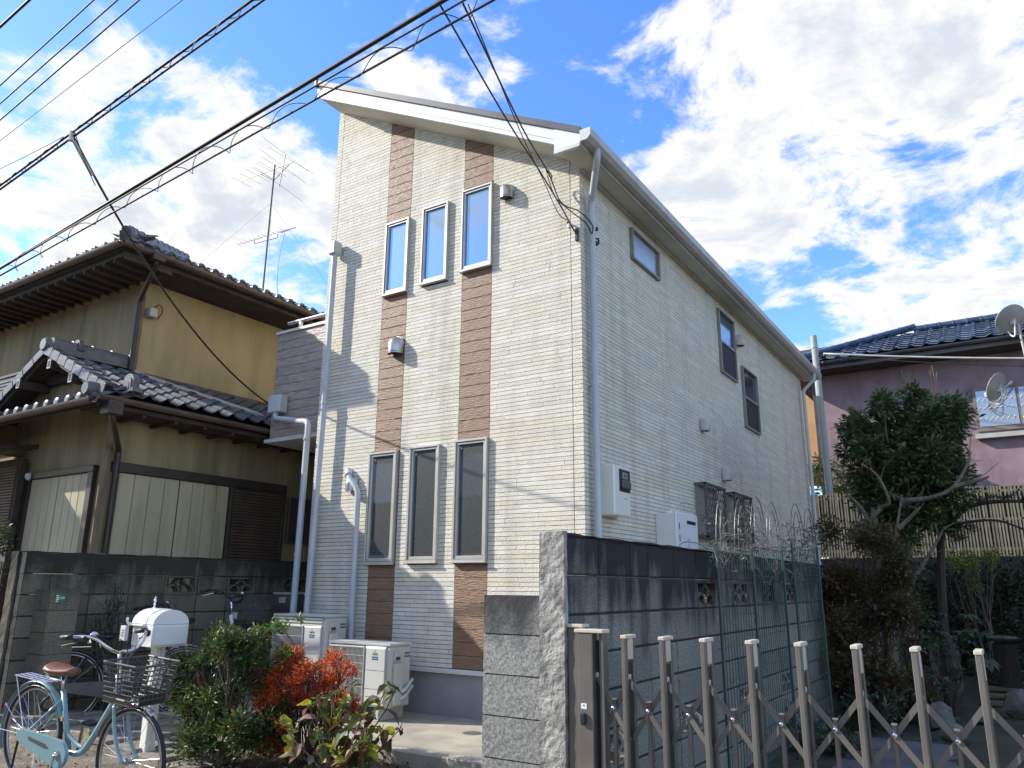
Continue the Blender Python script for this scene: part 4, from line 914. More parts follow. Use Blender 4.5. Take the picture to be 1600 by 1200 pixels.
    MB().bbox(BBx - .07, BBx + .03, -.20, -.115, BBz - .18, BBz - .155, .006).build('pedal', M['black'], t)
    MB().bbox(BBx - .03, BBx + .07, .075, .16, BBz + .155, BBz + .18, .006).build('pedal', M['black'], t)
    # rear hub brake / lock
    MB().lathe([(.045, 0), (.045, .02), (.03, .026)], (0, .062, R_), (0, -1, 0), 16).build('band_brake', M['black'], t, smooth='auto')
    MB().tube([(.0, -.06, R_), (-.03, -.075, R_ - .03), (-.05, -.08, R_ - .25), (-.02, -.07, .02)], .009, 6).build('kickstand', M['black'], t, smooth=True)
    MB().ring((.135, 0, .555), .05, .011, (1, 0, -.3), 16, 6, -.5, PI + .5).build('frame_lock', M['black'], t, smooth=True)
    MB().tube([(.275, 0, .655), (.245, 0, .765)], .0135, 10).build('seat_post', M['chrome'], t, smooth=True)
    # saddle
    n, k = 14, 10; V = []; F = []
    for i in range(n + 1):
        u = i / n; w = .098 * (1 - u) ** .55 * (1 if u > .12 else (.75 + 2.1 * u)) + .024 * min(1, u * 3) * (1 if u < .95 else .7); x = .12 + .27 * u; zc_ = .80 - .012 * math.sin(u * PI) - .004 * u
        for j in range(k):
            a = 2 * PI * j / k; V.append((x, w * math.cos(a), zc_ + (.030 if math.sin(a) > 0 else .042 * (1 - .4 * u)) * math.sin(a)))
    for i in range(n):
        for j in range(k): F.append((i * k + j, (i + 1) * k + j, (i + 1) * k + (j + 1) % k, i * k + (j + 1) % k))
    F += [tuple(range(k)), tuple(range(n * k, n * k + k))]
    MB().add(V, F).build('saddle', saddle_m, t, smooth=True)
    for s in (-1, 1): MB().tube([(.15, s * .05, .765), (.16, s * .05, .735)], .014, 6).build('saddle_spring', M['chrome'], t)
    # rear rack
    rk = MB(); z = .705
    for s in (-.055, -.018, .018, .055): rk.tube([(-.22, s, z), (.17, s, z - .005)], .0045, 6)
    rk.tube([(-.22, -.06, z), (-.22, .06, z)], .005, 6); rk.tube([(-.05, -.06, z), (-.05, .06, z)], .004, 6); rk.tube([(.16, -.06, z - .005), (.16, .06, z - .005)], .004, 6)
    rack = rk.build('rear_rack', M['chrome'], t)
    for s in (-1, 1): MB().tube([(-.20, s * .06, z), (-.05, s * .065, .45), (0, s * .062, R_)], .0035, 6).build('rack_stay', M['chrome'], rack)
    # stem, bars, grips, levers, bell
    MB().tube([(.85, 0, .82), (.815, 0, .985)], .0125, 8).build('stem', M['chrome'], t, smooth=True)
    hb = []
    for s in (-1, 1): hb.append(smooth_path([(.845, s * .0, .985), (.86, s * .05, .985), (.86, s * .12, 1.02), (.80, s * .20, 1.085), (.70, s * .265, 1.085), (.60, s * .275, 1.07)], 5))
    bars = MB().tube(list(reversed(hb[0])) + hb[1][1:], .011, 10).build('handlebar', M[bar_m], t, smooth=True)
    for s in (-1, 1):
        MB().tube([(.70, s * .265, 1.085), (.59, s * .276, 1.068)], .017, 10).build('grip', M['black'], bars, smooth=True)
        MB().tube([(.76, s * .25, 1.075), (.74, s * .262, 1.05), (.62, s * .285, 1.02)], .006, 6).build('brake_lever', M['chrome'] if s > 0 else M['black'], bars, smooth=True)
        MB().bbox(.745, .785, s * .235 - .018, s * .235 + .018, 1.055, 1.095, .008).build('lever_clamp', M['black'], bars)
        MB().tube(smooth_path([(.75, s * .24, 1.07), (.86, s * .16, 1.10), (.93, s * .04, 1.04), (.90, s * .01, .86)]), .0028, 5).build('brake_cable', M['black'], bars)
    MB().lathe([(.024, 0), (.026, .012), (.014, .024), (.002, .027)], (.80, -.19, 1.095), (0, 0, 1), 14).build('bell', M['chrome'], bars, smooth='auto')
    if basket:
        bk = MB(); bz0, bz1 = .70, .945
        def ringpts(z, f): 
            x0, x1, w = .90 - .0 * f, 1.20 + .05 * f, .13 + .035 * f
            return [(x0, -w, z), (x1 - .03, -w, z), (x1, -w + .04, z), (x1, w - .04, z), (x1 - .03, w, z), (x0, w, z)]
        for i in range(9):
            f = i / 8; z = bz0 + (bz1 - bz0) * f; p = ringpts(z, f); bk.tube(p + [p[0]], .0036 if 0 < i < 8 else .0075, 5)
        lo_, hi_ = ringpts(bz0, 0), ringpts(bz1, 1)
        for s in range(6):
            a, b, c, d = lo_[s], lo_[(s + 1) % 6], hi_[s], hi_[(s + 1) % 6]; m_ = max(2, int((Vector(b) - Vector(a)).length / .026))
            for i in range(m_): q = i / m_; bk.tube([Vector(a).lerp(Vector(b), q), Vector(c).lerp(Vector(d), q)], .0030, 4, caps=False)
        for i in range(9): x = .90 + .3 * i / 8; bk.tube([(x, -.13, bz0), (x, .13, bz0)], .0022, 4, caps=False)
        for i in range(8): y = -.12 + .24 * i / 7; bk.tube([(.90, y, bz0), (1.2, y, bz0)], .0022, 4, caps=False)
        o = bk.build('basket', M['taupe_dk'], t)
        pnl = MB()
        for s, (a, b) in enumerate(((0, 1), (3, 4), (4, 5))): pass
        MB().box(.90, 1.17, -.1365, -.133, bz0, bz0 + .06).build('basket_band', M['black'], o); MB().box(.90, 1.17, .133, .1365, bz0, bz0 + .06).build('basket_band', M['black'], o)
        MB().box(1.203, 1.207, -.09, .09, bz0, bz0 + .06).build('basket_band', M['black'], o)
        MB().box(1.04, 1.12, -.139, -.1365, bz0 + .025, bz0 + .035).build('basket_label', M['gate_cap'], o)
        MB().box(.893, .897, -.03, .05, bz0 + .1, bz0 + .17).build('basket_plate', M['offwhite'], o)
        MB().tube([(.92, 0, .66), (1.0, 0, .69)], .006, 6).build('basket_bracket', M['chrome'], t)
        MB().lathe([(.012, 0), (.032, .02), (.034, .05), (.03, .055)], (.98, 0, .675), (1, 0, 0), 14).build('headlamp', M['steel'], t, smooth='auto')
    return t
bike = city_bike(M['bike_blue'], M['saddle'], 'light blue city bicycle with brown saddle and black wire basket in front')
dx, dy = -1.61 + 2.68, -3.31 + 3.40
bike.location = (-2.68, -3.39, -.112); bike.rotation_euler = (math.radians(2.0), math.radians(4.0), math.atan2(dy, dx))
# the two bicycles parked in the alley beside the house
b2 = city_bike(M['white'], M['black'], 'white-framed bicycle with black bars and basket, parked half hidden in the alley', bar_m='black')
b2.location = (-4.32, -1.45, .08); b2.rotation_euler = (math.radians(6), 0, math.radians(88))
b3 = city_bike(M['taupe_dk'], M['black'], 'dark bicycle behind the mailbox, only its black handlebar showing', basket=False, bar_m='black')
b3.location = (-4.42, -2.25, -.05); b3.rotation_euler = (math.radians(-5), 0, math.radians(70))

# grey plastic crate stacked beside the wall
cr = thing('storage_crate', 'grey plastic storage crate standing against the wall beside the white downpipe', 'crate', (-4.5, .3, 0))
MB().bbox(-4.66, -4.30, .36, .75, .0, 1.13, .01).build('body', mat('crate_grey', (.10, .11, .12), (.08, .09, .1), .5, 4), cr)
for k in range(7): MB().bbox(-4.665, -4.295, .350, .36, .10 + k * .14, .16 + k * .14, .003).build('rib', M['taupe_dk'], cr)
MB().bbox(-4.54, -4.42, .345, .352, 1.03, 1.10, .004).build('handle', M['gutter'], cr)
MB().bbox(-4.67, -4.29, .35, .76, 1.13, 1.16, .006).build('lid', M['taupe'], cr)
cd = thing('seed_card', 'small printed plant card stuck in the soil behind the bicycle', 'card', (-3.3, -2.62, -.1))
MB().box(-3.36, -3.25, -2.64, -2.637, -.04, .09).build('card', mat('printed_card', (.42, .33, .22), (.12, .16, .07), .6, 28), cd)
MB().tube([(-3.3, -2.635, -.13), (-3.3, -2.635, .0)], .004, 5).build('stake', M['twig'], cd)

# ================================================================ OLD TILED HOUSE (left)
oh = thing('tiled_house', 'old ochre rendered house with grey tiled roofs, brown gutters and closed cream shutters', 'house', (-7.5, 2.0, -.1))
LX, LY, UX, UY = -5.70, -1.45, -6.80, -.68
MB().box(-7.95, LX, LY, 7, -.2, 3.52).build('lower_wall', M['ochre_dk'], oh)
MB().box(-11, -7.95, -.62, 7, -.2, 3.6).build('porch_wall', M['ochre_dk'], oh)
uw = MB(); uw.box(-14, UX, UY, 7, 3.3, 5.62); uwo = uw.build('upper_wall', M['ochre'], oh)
MB().box(-11.2, UX - .001, UY - .004, UY - .001, 3.3, 5.62).build('front_shade_render', M['ochre_dk'], uwo)  # thin darker sheet over the front face, eave shade painted in
# gable wall of the entry roof
MB().prism([(-8.6, 3.5), (-5.75, 3.5), (-6.85, 4.16)], LY - .02, LY + .1).build('gable_wall', M['ochre_dk'], oh)
MB().box(-7.25, -6.5, LY - .10, LY - .02, 3.80, 3.93).build('gable_beam', M['wood_dk'], oh)
def tile_mesh(w=.24, l=.27, m='kawara'):
    """pan-and-roll roof tile: u across, v up the slope; front lip has thickness"""
    prof = []; n = 8
    for i in range(n + 1):
        u = i / n; z = .030 * math.sin(u * PI * 1.0) ** 2 * (-.55) if u < .62 else .040 * math.sin((u - .62) / .38 * PI)
        prof.append((w * u * 1.02, z + .012))
    mb = MB(); V = []
    for k, (v, dz) in enumerate(((0, .022), (l, 0))):
        for p in prof: V.append((p[0], v, p[1] + dz))
    for p in prof: V.append((p[0], 0.004, p[1] + .022 - .02))
    q = n + 1; F = [(i, i + 1, q + i + 1, q + i) for i in range(n)] + [(2 * q + i, 2 * q + i + 1, i + 1, i) for i in range(n)]
    return mb.add(V, F).mesh('tile', M[m], False)
tm = tile_mesh()
def tile_field(parent, origin, across, upslope, ncols, nrows, me, w=.24, l=.24, stuff_after=None, keep=None):
    A, Uv = Vector(across).normalized(), Vector(upslope).normalized(); Nn = A.cross(Uv).normalized()
    R3 = Matrix((A, Uv, Nn)).transposed().to_4x4(); rg = random.Random(ncols * 7 + nrows)
    for r in range(nrows):
        for c in range(ncols):
            if keep and not keep(c, r): continue
            p = Vector(origin) + A * (c * w) + Uv * (r * l + rg.uniform(-.006, .006))
            o = bpy.data.objects.new('tile', me); COL.objects.link(o); o.matrix_basis = Matrix.Translation(p) @ R3 @ Matrix.Rotation(rg.uniform(-.02, .02), 4, 'X')
            o.parent = parent; o.matrix_parent_inverse = parent.matrix_basis.inverted()
def cap_mesh(r=.062, d=.05):
    mb = MB(); mb.lathe([(r * .25, -.012), (r * .8, -.012), (r, -.002), (r, d)], (0, 0, 0), (0, 1, 0), 12); return mb.mesh('tile_end', M['kawara'], 'auto')
capm = cap_mesh()
# lower roof, slope facing the white house
E0 = Vector((-5.15, -1.80, 3.385)); up = Vector((-1.65, 0, .74)); upn = up.normalized()
lr = MB(); 
lr.prism([(-5.15, 3.34), (-6.86, 4.105), (-6.86, 4.05), (-5.15, 3.30)], -1.78, 7)
lro = lr.build('lower_roof', M['wood_dk'], oh)
tile_field(lro, E0, (0, 1, 0), upn, 22, 7, tm, .24, .245)
# left slope of the gable (mostly its underside shows)
MB().prism([(-6.85, 4.13), (-8.9, 3.05), (-8.9, 3.10), (-6.85, 4.20)], -1.80, -.68).build('gable_slope', M['wood_dk'], oh)
tile_field(lro, (-8.75, -1.56, 3.2), (0, -1, 0), Vector((1.9, 0, 1.0)), 1, 8, tm, .24, .27)
# verge boards, rafter ends with white painted ends, verge tiles
MB().bar((-6.85, -1.79, 4.12), (-5.25, -1.79, 3.385), .03, .10, up=(0, 0, 1)).build('verge_board', M['wood_dk'], oh)
MB().bar((-6.85, -1.79, 4.12), (-8.9, -1.79, 3.04), .03, .10, up=(0, 0, 1)).build('verge_board', M['wood_dk'], oh)
for (x, z) in ((-6.62, 3.96), (-6.05, 3.70), (-7.35, 3.80), (-8.1, 3.42), (-5.6, 3.50)):
    po = MB().bbox(x - .035, x + .035, -1.86, -1.45, z - .08, z + .03, .004).build('purlin', M['wood_dk'], oh)
    mb = MB(); mb.box(x - .037, x + .037, -1.864, -1.858, z - .082, z + .032); mb.build('purlin_cap', M['offwhite'], po); MB().box(x - .024, x + .024, -1.867, -1.863, z - .066, z + .018).build('purlin_face', M['wood_dk'], po)
for i in range(8):
    p = Vector((-6.85, -1.80, 4.20)).lerp(Vector((-5.28, -1.80, 3.465)), (i + .06) / 8); q = Vector((-6.85, -1.80, 4.20)).lerp(Vector((-5.28, -1.80, 3.465)), (i + 1) / 8)
    o = MB(); o.bar(p + Vector((0, .04, .03)), q + Vector((0, .04, .045)), .15, .022, up=(0, 0, 1)); o.bar(p + Vector((0, -.035, -.03)), q + Vector((0, -.035, -.02)), .022, .10, up=(0, 0, 1)); o.build('verge_tile', M['kawara'], lro)
for i in range(9):
    p = Vector((-6.85, -1.80, 4.20)).lerp(Vector((-8.9, -1.80, 3.12)), (i + .06) / 9); q = Vector((-6.85, -1.80, 4.20)).lerp(Vector((-8.9, -1.80, 3.12)), (i + 1) / 9)
    o = MB(); o.bar(p + Vector((0, .04, .03)), q + Vector((0, .04, .045)), .15, .022, up=(0, 0, 1)); o.bar(p + Vector((0, -.035, -.03)), q + Vector((0, -.035, -.02)), .022, .10, up=(0, 0, 1)); o.build('verge_tile', M['kawara'], lro)
def onigawara(x, y, z, s, par, ry=0):
    """arched ridge-end ornament with raised horseshoe rims"""
    prof = [(-.13, 0), (-.13, .16)] + [(.13 * math.cos(a), .16 + .10 * math.sin(a)) for a in [PI - PI * i / 8 for i in range(1, 8)]] + [(.13, .16), (.13, 0)]
    mb = MB(); mb.prism([(x + a * s, z + b * s) for a, b in prof], y, y + .10 * s)
    for k in (.72, .42): mb.prism([(x + a * s * k, z + (.02 + b * k) * s) for a, b in prof], y - .015 * s * (2 - k * 1.4), y)
    mb.prism([(x - .17 * s, z - .03 * s), (x + .17 * s, z - .03 * s), (x + .15 * s, z + .03 * s), (x - .15 * s, z + .03 * s)], y - .01, y + .14 * s)
    o = mb.build('ridge_ornament', M['kawara'], par); return o
def ridge(p0, p1, par, r=.085, n=8, base=.07):
    p0, p1 = Vector(p0), Vector(p1)
    mb = MB().bar(p0, p1, r * 1.9, base * 1.6); mb.build('ridge_base', M['kawara'], par)
    for i in range(n):
        a, b = p0.lerp(p1, i / n), p0.lerp(p1, (i + 1) / n); d = Vector((0, 0, base))
        MB().tube([a + d, a.lerp(b, .93) + d, a.lerp(b, .94) + d, b + d], [r * .82, r * .86, r, r], 10).build('ridge_tile', M['kawara'], par, smooth='auto')
ridge((-6.85, -1.76, 4.22), (-6.85, -.70, 4.24), lro, .07, 4, .08)
MB().lathe([(.02, -.03), (.075, -.03), (.09, -.01), (.09, .05)], (-6.85, -1.84, 4.24), (0, 1, 0), 16).build('ridge_end_disc', M['kawara'], lro, smooth='auto')
onigawara(-6.85, -1.45, 4.27, .55, lro)
# pent eave below the gable, tile ends along the front gutter
pe = MB().prism([(-1.98, 3.24), (-1.43, 3.50), (-1.43, 3.44), (-1.98, 3.19)], -9.2, -5.15, 'x').build('pent_roof', M['wood_dk'], oh)
tile_field(pe, (-5.20, -1.99, 3.27), (-1, 0, 0), Vector((0, .55, .26)), 16, 2, tm, .24, .26) if False else None
tp = tile_mesh()
A = Vector((1, 0, 0)); Uv = Vector((0, .55, .26)).normalized()
tile_field(pe, (-5.20 - 16 * .24, -1.99, 3.275), A, Uv, 16, 2, tp, .24, .26)
for c in range(16): link('tile_end', capm, pe, None, (-5.20 - 16 * .24 + c * .24 + .195, -2.01, 3.325))
onigawara(-5.22, -1.60, 3.46, .8, pe); 
MB().lathe([(.02, -.04), (.07, -.04), (.085, -.01), (.085, .10)], (-5.27, -2.03, 3.40), (0, 1, 0), 14).build('corner_tile', M['kawara'], pe, smooth='auto')
# gutters (brown half pipes)
def half_gutter(pts, r, m, par):
    mb = MB(); P_ = [Vector(p) for p in pts]; V = []; n = 8
    for i, p in enumerate(P_):
        d = (P_[min(i + 1, len(P_) - 1)] - P_[max(i - 1, 0)]).normalized(); s_ = Vector((0, 0, 1)).cross(d).normalized()
        for th in (r, r * .86):
            for k in range(n + 1): a = PI + PI * k / n; V.append(p + s_ * math.cos(a) * th + Vector((0, 0, 1)) * math.sin(a) * th)
    q = 2 * (n + 1); F = []
    for i in range(len(P_) - 1):
        for h in (0, n + 1):
            for k in range(n): F.append((i * q + h + k, i * q + h + k + 1, (i + 1) * q + h + k + 1, (i + 1) * q + h + k))
        for k in (0, n): F.append((i * q + k, (i + 1) * q + k, (i + 1) * q + n + 1 + k, i * q + n + 1 + k))
    return mb.add(V, F).build('gutter', m, par, smooth='auto')
half_gutter([(-9.2, -2.04, 3.27), (-5.10, -2.04, 3.27)], .062, M['brown_gut'], oh)
half_gutter([(-5.07, -2.0, 3.31), (-5.07, 6.5, 3.31)], .06, M['brown_gut'], oh)
MB().box(-5.62, -5.14, -1.9, 6.5, 3.20, 3.25).build('eave_soffit', M['wood_dk'], oh)
for i in range(18): MB().box(-5.68, -5.16, -1.4 + i * .42, -1.36 + i * .42, 3.16, 3.2).build('rafter', M['wood_dk'], oh)
def brown_pipe(pts, par, r=.034):
    P_ = [pts[0]]
    for i in range(1, len(pts) - 1): P_ += bend(pts[i - 1], pts[i], pts[i + 1], .06)
    return MB().tube(P_ + [pts[-1]], r, 10).build('downpipe', M['dkbrown'], par, smooth='auto')
MB().bbox(-5.16, -4.98, -1.92, -1.74, 3.10, 3.26, .01).build('gutter_outlet', M['dkbrown'], oh)
brown_pipe([(-5.07, -1.83, 3.14), (-5.07, -1.80, 3.04), (-5.64, -1.36, 2.82), (-5.64, -1.36, -.1)], oh)
MB().bbox(LX - .002, LX + .03, -1.52, -1.42, -.1, 3.2, .004).build('corner_post', mat('weathered_post', (.26, .20, .12), (.13, .10, .07), .85, 8, .3, 40, stretch=(1, 1, .2)), oh)
# shutters, right face (x = LX)
MB().bbox(LX, LX + .07, -1.40, 1.28, 2.56, 2.68, .005).build('shutter_header', M['dkbrown'], oh)
MB().bbox(LX, LX + .06, -1.36, -1.31, .7, 2.56, .004).build('shutter_frame', M['dkbrown'], oh)
shm = {}
def shutter(x, y0, y1, z0, z1, par, face):
    n = 4; w = (y1 - y0) / n; key = (round(w, 3), face)
    for i in range(n):
        if key not in shm:
            mb = MB()
            if face == 'x': mb.bbox(0, .022, .004, w - .004, 0, z1 - z0, .004)
            else: mb.bbox(.004, w - .004, -.022, 0, 0, z1 - z0, .004)
            shm[key] = mb.mesh('panel', M['shutter'])
        link('panel', shm[key], par, None, (x, y0 + i * w, z0) if face == 'x' else (y0 + i * w, x, z0))
s1 = MB().box(LX + .0, LX + .018, -1.31, .31, .7, 2.56).build('shutter', M['dkbrown'], oh)
shutter(LX + .018, -1.30, -.48, .72, 2.555, s1, 'x'); shutter(LX + .012, -.465, .29, .72, 2.555, s1, 'x')
lv = MB().bbox(LX, LX + .05, .31, 1.26, .9, 2.56, .004).build('louver_panel', M['dkbrown'], oh)
for i in range(38): z = .94 + i * .042; MB().bbox(LX + .05, LX + .064, .36, 1.21, z, z + .026, .003).build('slat', M['brown_gut'], lv)
for y in (.315, 1.215): MB().bbox(LX + .05, LX + .075, y, y + .045, .9, 2.56, .003).build('stile', M['dkbrown'], lv)
wv = MB().bbox(LX, LX + .05, 1.36, 2.2, 1.85, 2.52, .004).build('small_window', M['taupe_dk'], oh)
for i in range(12): MB().box(LX + .055, LX + .066, 1.40 + i * .066, 1.414 + i * .066, 1.87, 2.5).build('bar', M['dkbrown'], wv)
# shutters, front face (y = LY)
MB().bbox(-7.45, -5.86, LY - .07, LY, 2.56, 2.64, .005).build('shutter_header', M['dkbrown'], oh)
MB().bbox(-5.98, -5.87, LY - .06, LY, .7, 2.56, .004).build('shutter_frame', M['dkbrown'], oh); MB().bbox(-7.45, -7.36, LY - .06, LY, .7, 2.56, .004).build('shutter_frame', M['dkbrown'], oh)
s2 = MB().box(-7.36, -5.98, LY - .018, LY, .7, 2.56).build('shutter', M['dkbrown'], oh)
shutter(LY - .018, -7.35, -6.68, .72, 2.555, s2, 'y'); shutter(LY - .018, -6.665, -5.99, .72, 2.555, s2, 'y')
# dark entry with louvred panel and its little canopy
MB().prism([(-2.35, 2.82), (-1.45, 2.98), (-1.45, 3.04), (-2.35, 2.88)], -9.4, -7.40, 'x').build('porch_canopy', M['wood_dk'], oh)
ll = MB().bbox(-9.4, -7.46, LY - .16, LY - .08, -.1, 2.84, .004).build('louver_panel', M['wood_dk'], oh)
for i in range(50): z = .85 + i * .038; MB().bbox(-9.35, -7.52, LY - .176, LY - .16, z, z + .022, .003).build('slat', mat('brown_slat', (.12, .07, .05), (.08, .05, .035), .6, 5) if i == 0 else bpy.data.materials['brown_slat'], ll)
MB().lathe([(.03, 0), (.05, .03), (.05, .08), (.02, .1)], (-7.38, LY - .02, 2.62), (0, -1, -.4), 10).build('porch_lamp', M['offwhite'], oh)
# upper balcony screen at the left
bs = MB().box(-10.6, -8.2, -.98, -.94, 3.3, 4.42).build('balcony_screen', M['gutter'], oh)
for i in range(16): z = 3.5 + i * .055; MB().box(-10.6, -8.95, -1.0, -.982, z, z + .03).build('slat', M['brown_gut'], bs)
for i in range(5): MB().bbox(-8.9 + i * .14, -8.77 + i * .14, -1.0, -.982, 3.4, 4.36, .003).build('panel', M['shutter'], bs)
MB().bbox(-10.6, -8.15, -1.01, -.93, 4.40, 4.44, .004).build('top_rail', M['dkbrown'], bs)
MB().bbox(-8.99, -8.93, -1.02, -.95, 3.3, 4.44, .004).build('post', M['dkbrown'], bs)
# upper roof: hipped, deep dark eaves
EX, EY, EZ = -6.08, -1.42, 5.66
hip = MB(); s_ = .46; V = [(EX, EY, EZ), (EX, 8, EZ), (-15, 8, EZ), (-15, EY, EZ), (-10.0, 2.5, EZ + s_ * 3.92), (-10.0, 5, EZ + s_ * 3.92), (-15, 2.5, EZ + s_ * 3.92), (-15, 5, EZ + s_ * 3.92)]
V += [(v[0], v[1], v[2] - .07) for v in V]
hip.add(V, [(0, 1, 5, 4), (3, 0, 4, 6), (4, 5, 7, 6), (1, 2, 7, 5), (0, 3, 11, 8), (1, 0, 8, 9), (8, 9, 13, 12), (11, 8, 12, 14), (2, 1, 9, 10)])
ur = hip.build('upper_roof', M['wood_dk'], oh)
upx = Vector((-3.92, 0, s_ * 3.92)).normalized(); upy = Vector((0, 3.92, s_ * 3.92)).normalized()
tile_field(ur, (EX, EY + .02, EZ + .03), (0, 1, 0), upx, 26, 2, tm, .24, .245)
tile_field(ur, (EX - 24 * .24, EY, EZ + .03), (1, 0, 0), upy, 24, 2, tm, .24, .245)
for c in range(26): link('tile_end', capm, ur, None, (EX - .01, EY + .02 + c * .24 + .195, EZ + .07), (0, 0, PI / 2))
for c in range(24): link('tile_end', capm, ur, None, (EX - 24 * .24 + c * .24 + .195, EY - .01, EZ + .07))
ridge((EX + .02, EY - .02, EZ + .08), (EX - 2.4, EY + 2.4, EZ + .08 + 2.4 * s_), ur, .08, 10, .08)
onigawara(EX - .10, EY + .02, EZ + .07, .85, ur)
half_gutter([(-15, EY - .06, EZ - .02), (EX + .05, EY - .06, EZ - .02)], .06, M['brown_gut'], ur)
half_gutter([(EX + .06, EY - .06, EZ - .02), (EX + .06, 8, EZ - .02)], .06, M['brown_gut'], ur)
MB().box(-14.9, EX - .05, EY + .05, UY, EZ - .16, EZ - .10).build('soffit_boards', M['wood_dk'], ur)
for i in range(24): MB().box(-11.9 + i * .25, -11.86 + i * .25, EY + .05, UY, EZ - .21, EZ - .16).build('rafter', M['wood_dk'], ur)
MB().box(UX, EX - .05, UY, 7, EZ - .14, EZ - .09).build('side_soffit', M['wood_dk'], ur)
MB().bar((-14, UY - .02, 5.48), (UX, UY - .02, 5.48), .03, .05).build('wall_trim', M['ochre_dk'], oh)
brown_pipe([(-6.02, -1.0, 5.60), (-6.02, -.98, 5.50), (-6.76, -.72, 5.20), (-6.76, -.72, 4.15)], oh)
MB().bbox(-6.10, -5.94, -1.08, -.90, 5.52, 5.64, .01).build('gutter_outlet', M['dkbrown'], oh)
MB().bbox(UX, UX + .05, UY - .03, UY + .04, 4.0, 5.3, .004).build('corner_trim', M['brown_gut'], oh)
MB().tube([(-6.72, -.66, 4.14), (-6.55, -.62, 4.05), (-5.55, .55, 3.62), (-5.50, .60, 3.58)], .036, 8).build('roof_pipe', mat('beige_pipe', (.42, .37, .30), (.36, .31, .25), .5, 4), oh, smooth='auto')
MB().bbox(UX, UX + .06, UY, 7, 4.06, 4.16, .004).build('flashing', M['brown_gut'], oh)
MB().bbox(-6.79, -6.66, -.60, -.48, 4.98, 5.12, .01).build('cable_box', M['gutter'], oh)
MB().tube(smooth_path([(-6.72, -.55, 5.1), (-6.7, -.45, 5.2), (-6.72, -.38, 5.12), (-6.75, -.42, 5.0)]), .008, 6).build('cable_loop', M['wood_dk'], oh)

# TV aerial on the roof
an = thing('tv_aerial', 'tall rusty television aerial mast with two yagi antennas on the old tiled roof', 'aerial', (-7.56, 2.0, 6.3))
MB().tube([(-7.56, 2.0, 6.25), (-7.56, 2.0, 9.0)], .016, 8).build('mast', M['taupe_dk'], an)
def yagi(z, x0, x1, els, nm):
    b = MB().tube([(x0, 2.0, z + .02), (x1, 2.0, z - .03)], .009, 6).build(nm, M['taupe_dk'], an)
    for x, h in els: MB().tube([(x, 2.0 - h, z), (x, 2.0 + h, z + .0)], .0035, 4).build('element', M['taupe_dk'], b)
    return b
b = yagi(8.93, -8.55, -7.05, [(-8.53, .22), (-8.27, .26), (-8.05, .3), (-7.9, .26), (-7.7, .32), (-7.62, .34), (-7.45, .4), (-7.08, .55)], 'boom')
MB().tube([(-7.28, 2.0, 9.15), (-7.38, 2.0, 8.5)], .009, 6).build('vertical_arm', M['taupe_dk'], b)
for z, x in ((9.14, -7.28), (8.9, -7.32), (8.52, -7.37)): MB().tube([(x - .1, 1.5, z + .15), (x + .1, 2.5, z - .15)], .0035, 4).build('element', M['taupe_dk'], b)
MB().tube([(-7.56, 2.0, 8.66), (-7.95, 2.0, 8.92)], .006, 5).build('strut', M['taupe_dk'], b); MB().tube([(-7.56, 2.0, 8.66), (-7.15, 2.0, 8.88)], .006, 5).build('strut', M['taupe_dk'], b)
b = yagi(7.55, -8.40, -7.02, [(-8.38 + i * .12, .07) for i in range(11)], 'boom')
MB().tube([(-7.95, 2.0, 7.54), (-7.93, 2.0, 7.46), (-7.3, 2.0, 7.42), (-7.28, 2.0, 7.5)], .007, 5).build('brace', M['taupe_dk'], b)
for s in (-1, 1): MB().tube([(-7.05, 2.0, 7.5), (-7.0, 2.0 + s * .16, 7.5 + s * .12)], .008, 5).build('reflector_arm', M['taupe_dk'], b)
MB().tube(smooth_path([(-7.1, 2.0, 7.48), (-7.25, 2.05, 7.0), (-7.3, 2.1, 6.5), (-7.28, 2.15, 6.3)]), .004, 5).build('aerial_cable', M['taupe_dk'], an)
for q in ((-8.6, .6, 6.0), (-9.2, 3.4, 7.2), (-6.6, 3.6, 5.9)): MB().tube([(-7.56, 2.0, 8.2), q], .0018, 4).build('guy_wire', M['taupe_dk'], an)

# small far house seen at the extreme left, above the screen
fh = thing('far_house', 'small bright white building glimpsed past the old house at the left edge', 'house', (-29, 7, 0))
MB().box(-32, -27.2, 5.5, 12, 0, 9.6).build('wall', M['white'], fh); MB().box(-27.2, -27.15, 5.8, 6.6, 8.3, 9.3).build('window', M['glass_up'], fh)
MB().prism([(-32.3, 9.6), (-26.9, 9.6), (-29.6, 11)], 5.2, 12.3).build('roof', M['slate'], fh)

# ================================================================ PINK HOUSE, BAMBOO FENCE, POLE (right, behind)
ph = thing('pink_house', 'mauve-pink rendered house with blue glazed tile roof behind the bamboo fence', 'house', (4, 15, -.15))
PY = 12.5
MB().box(-.25, 14, PY, 20, -.2, 6.42).build('wall', M['pink'], ph)
rf = MB().prism([(11.85, 6.36), (14.6, 7.55), (17.5, 6.36)], -.9, 15, 'x').build('roof', M['wood_dk'], ph)
bt = tile_mesh(.30, .34, 'bluetile')
rv = Vector((0, 2.75, 1.19)).normalized()
def bt_keep(c, r): return (-.9 + c * .30) > -.9 + r * .45 - .2
tile_field(rf, (-.95, 11.80, 6.40), (1, 0, 0), rv, 24, 8, bt, .30, .34, keep=lambda c, r: c > r * .9 - 1)
hipm = MB(); 
for i in range(10):
    a, b_ = Vector((-.9, 11.85, 6.48)).lerp(Vector((1.9, 14.6, 7.72)), i / 10), Vector((-.9, 11.85, 6.48)).lerp(Vector((1.9, 14.6, 7.72)), (i + 1) / 10)
    MB().tube([a, a.lerp(b_, .9), b_], [.085, .085, .10], 8).build('hip_tile', M['bluetile'], rf, smooth='auto')
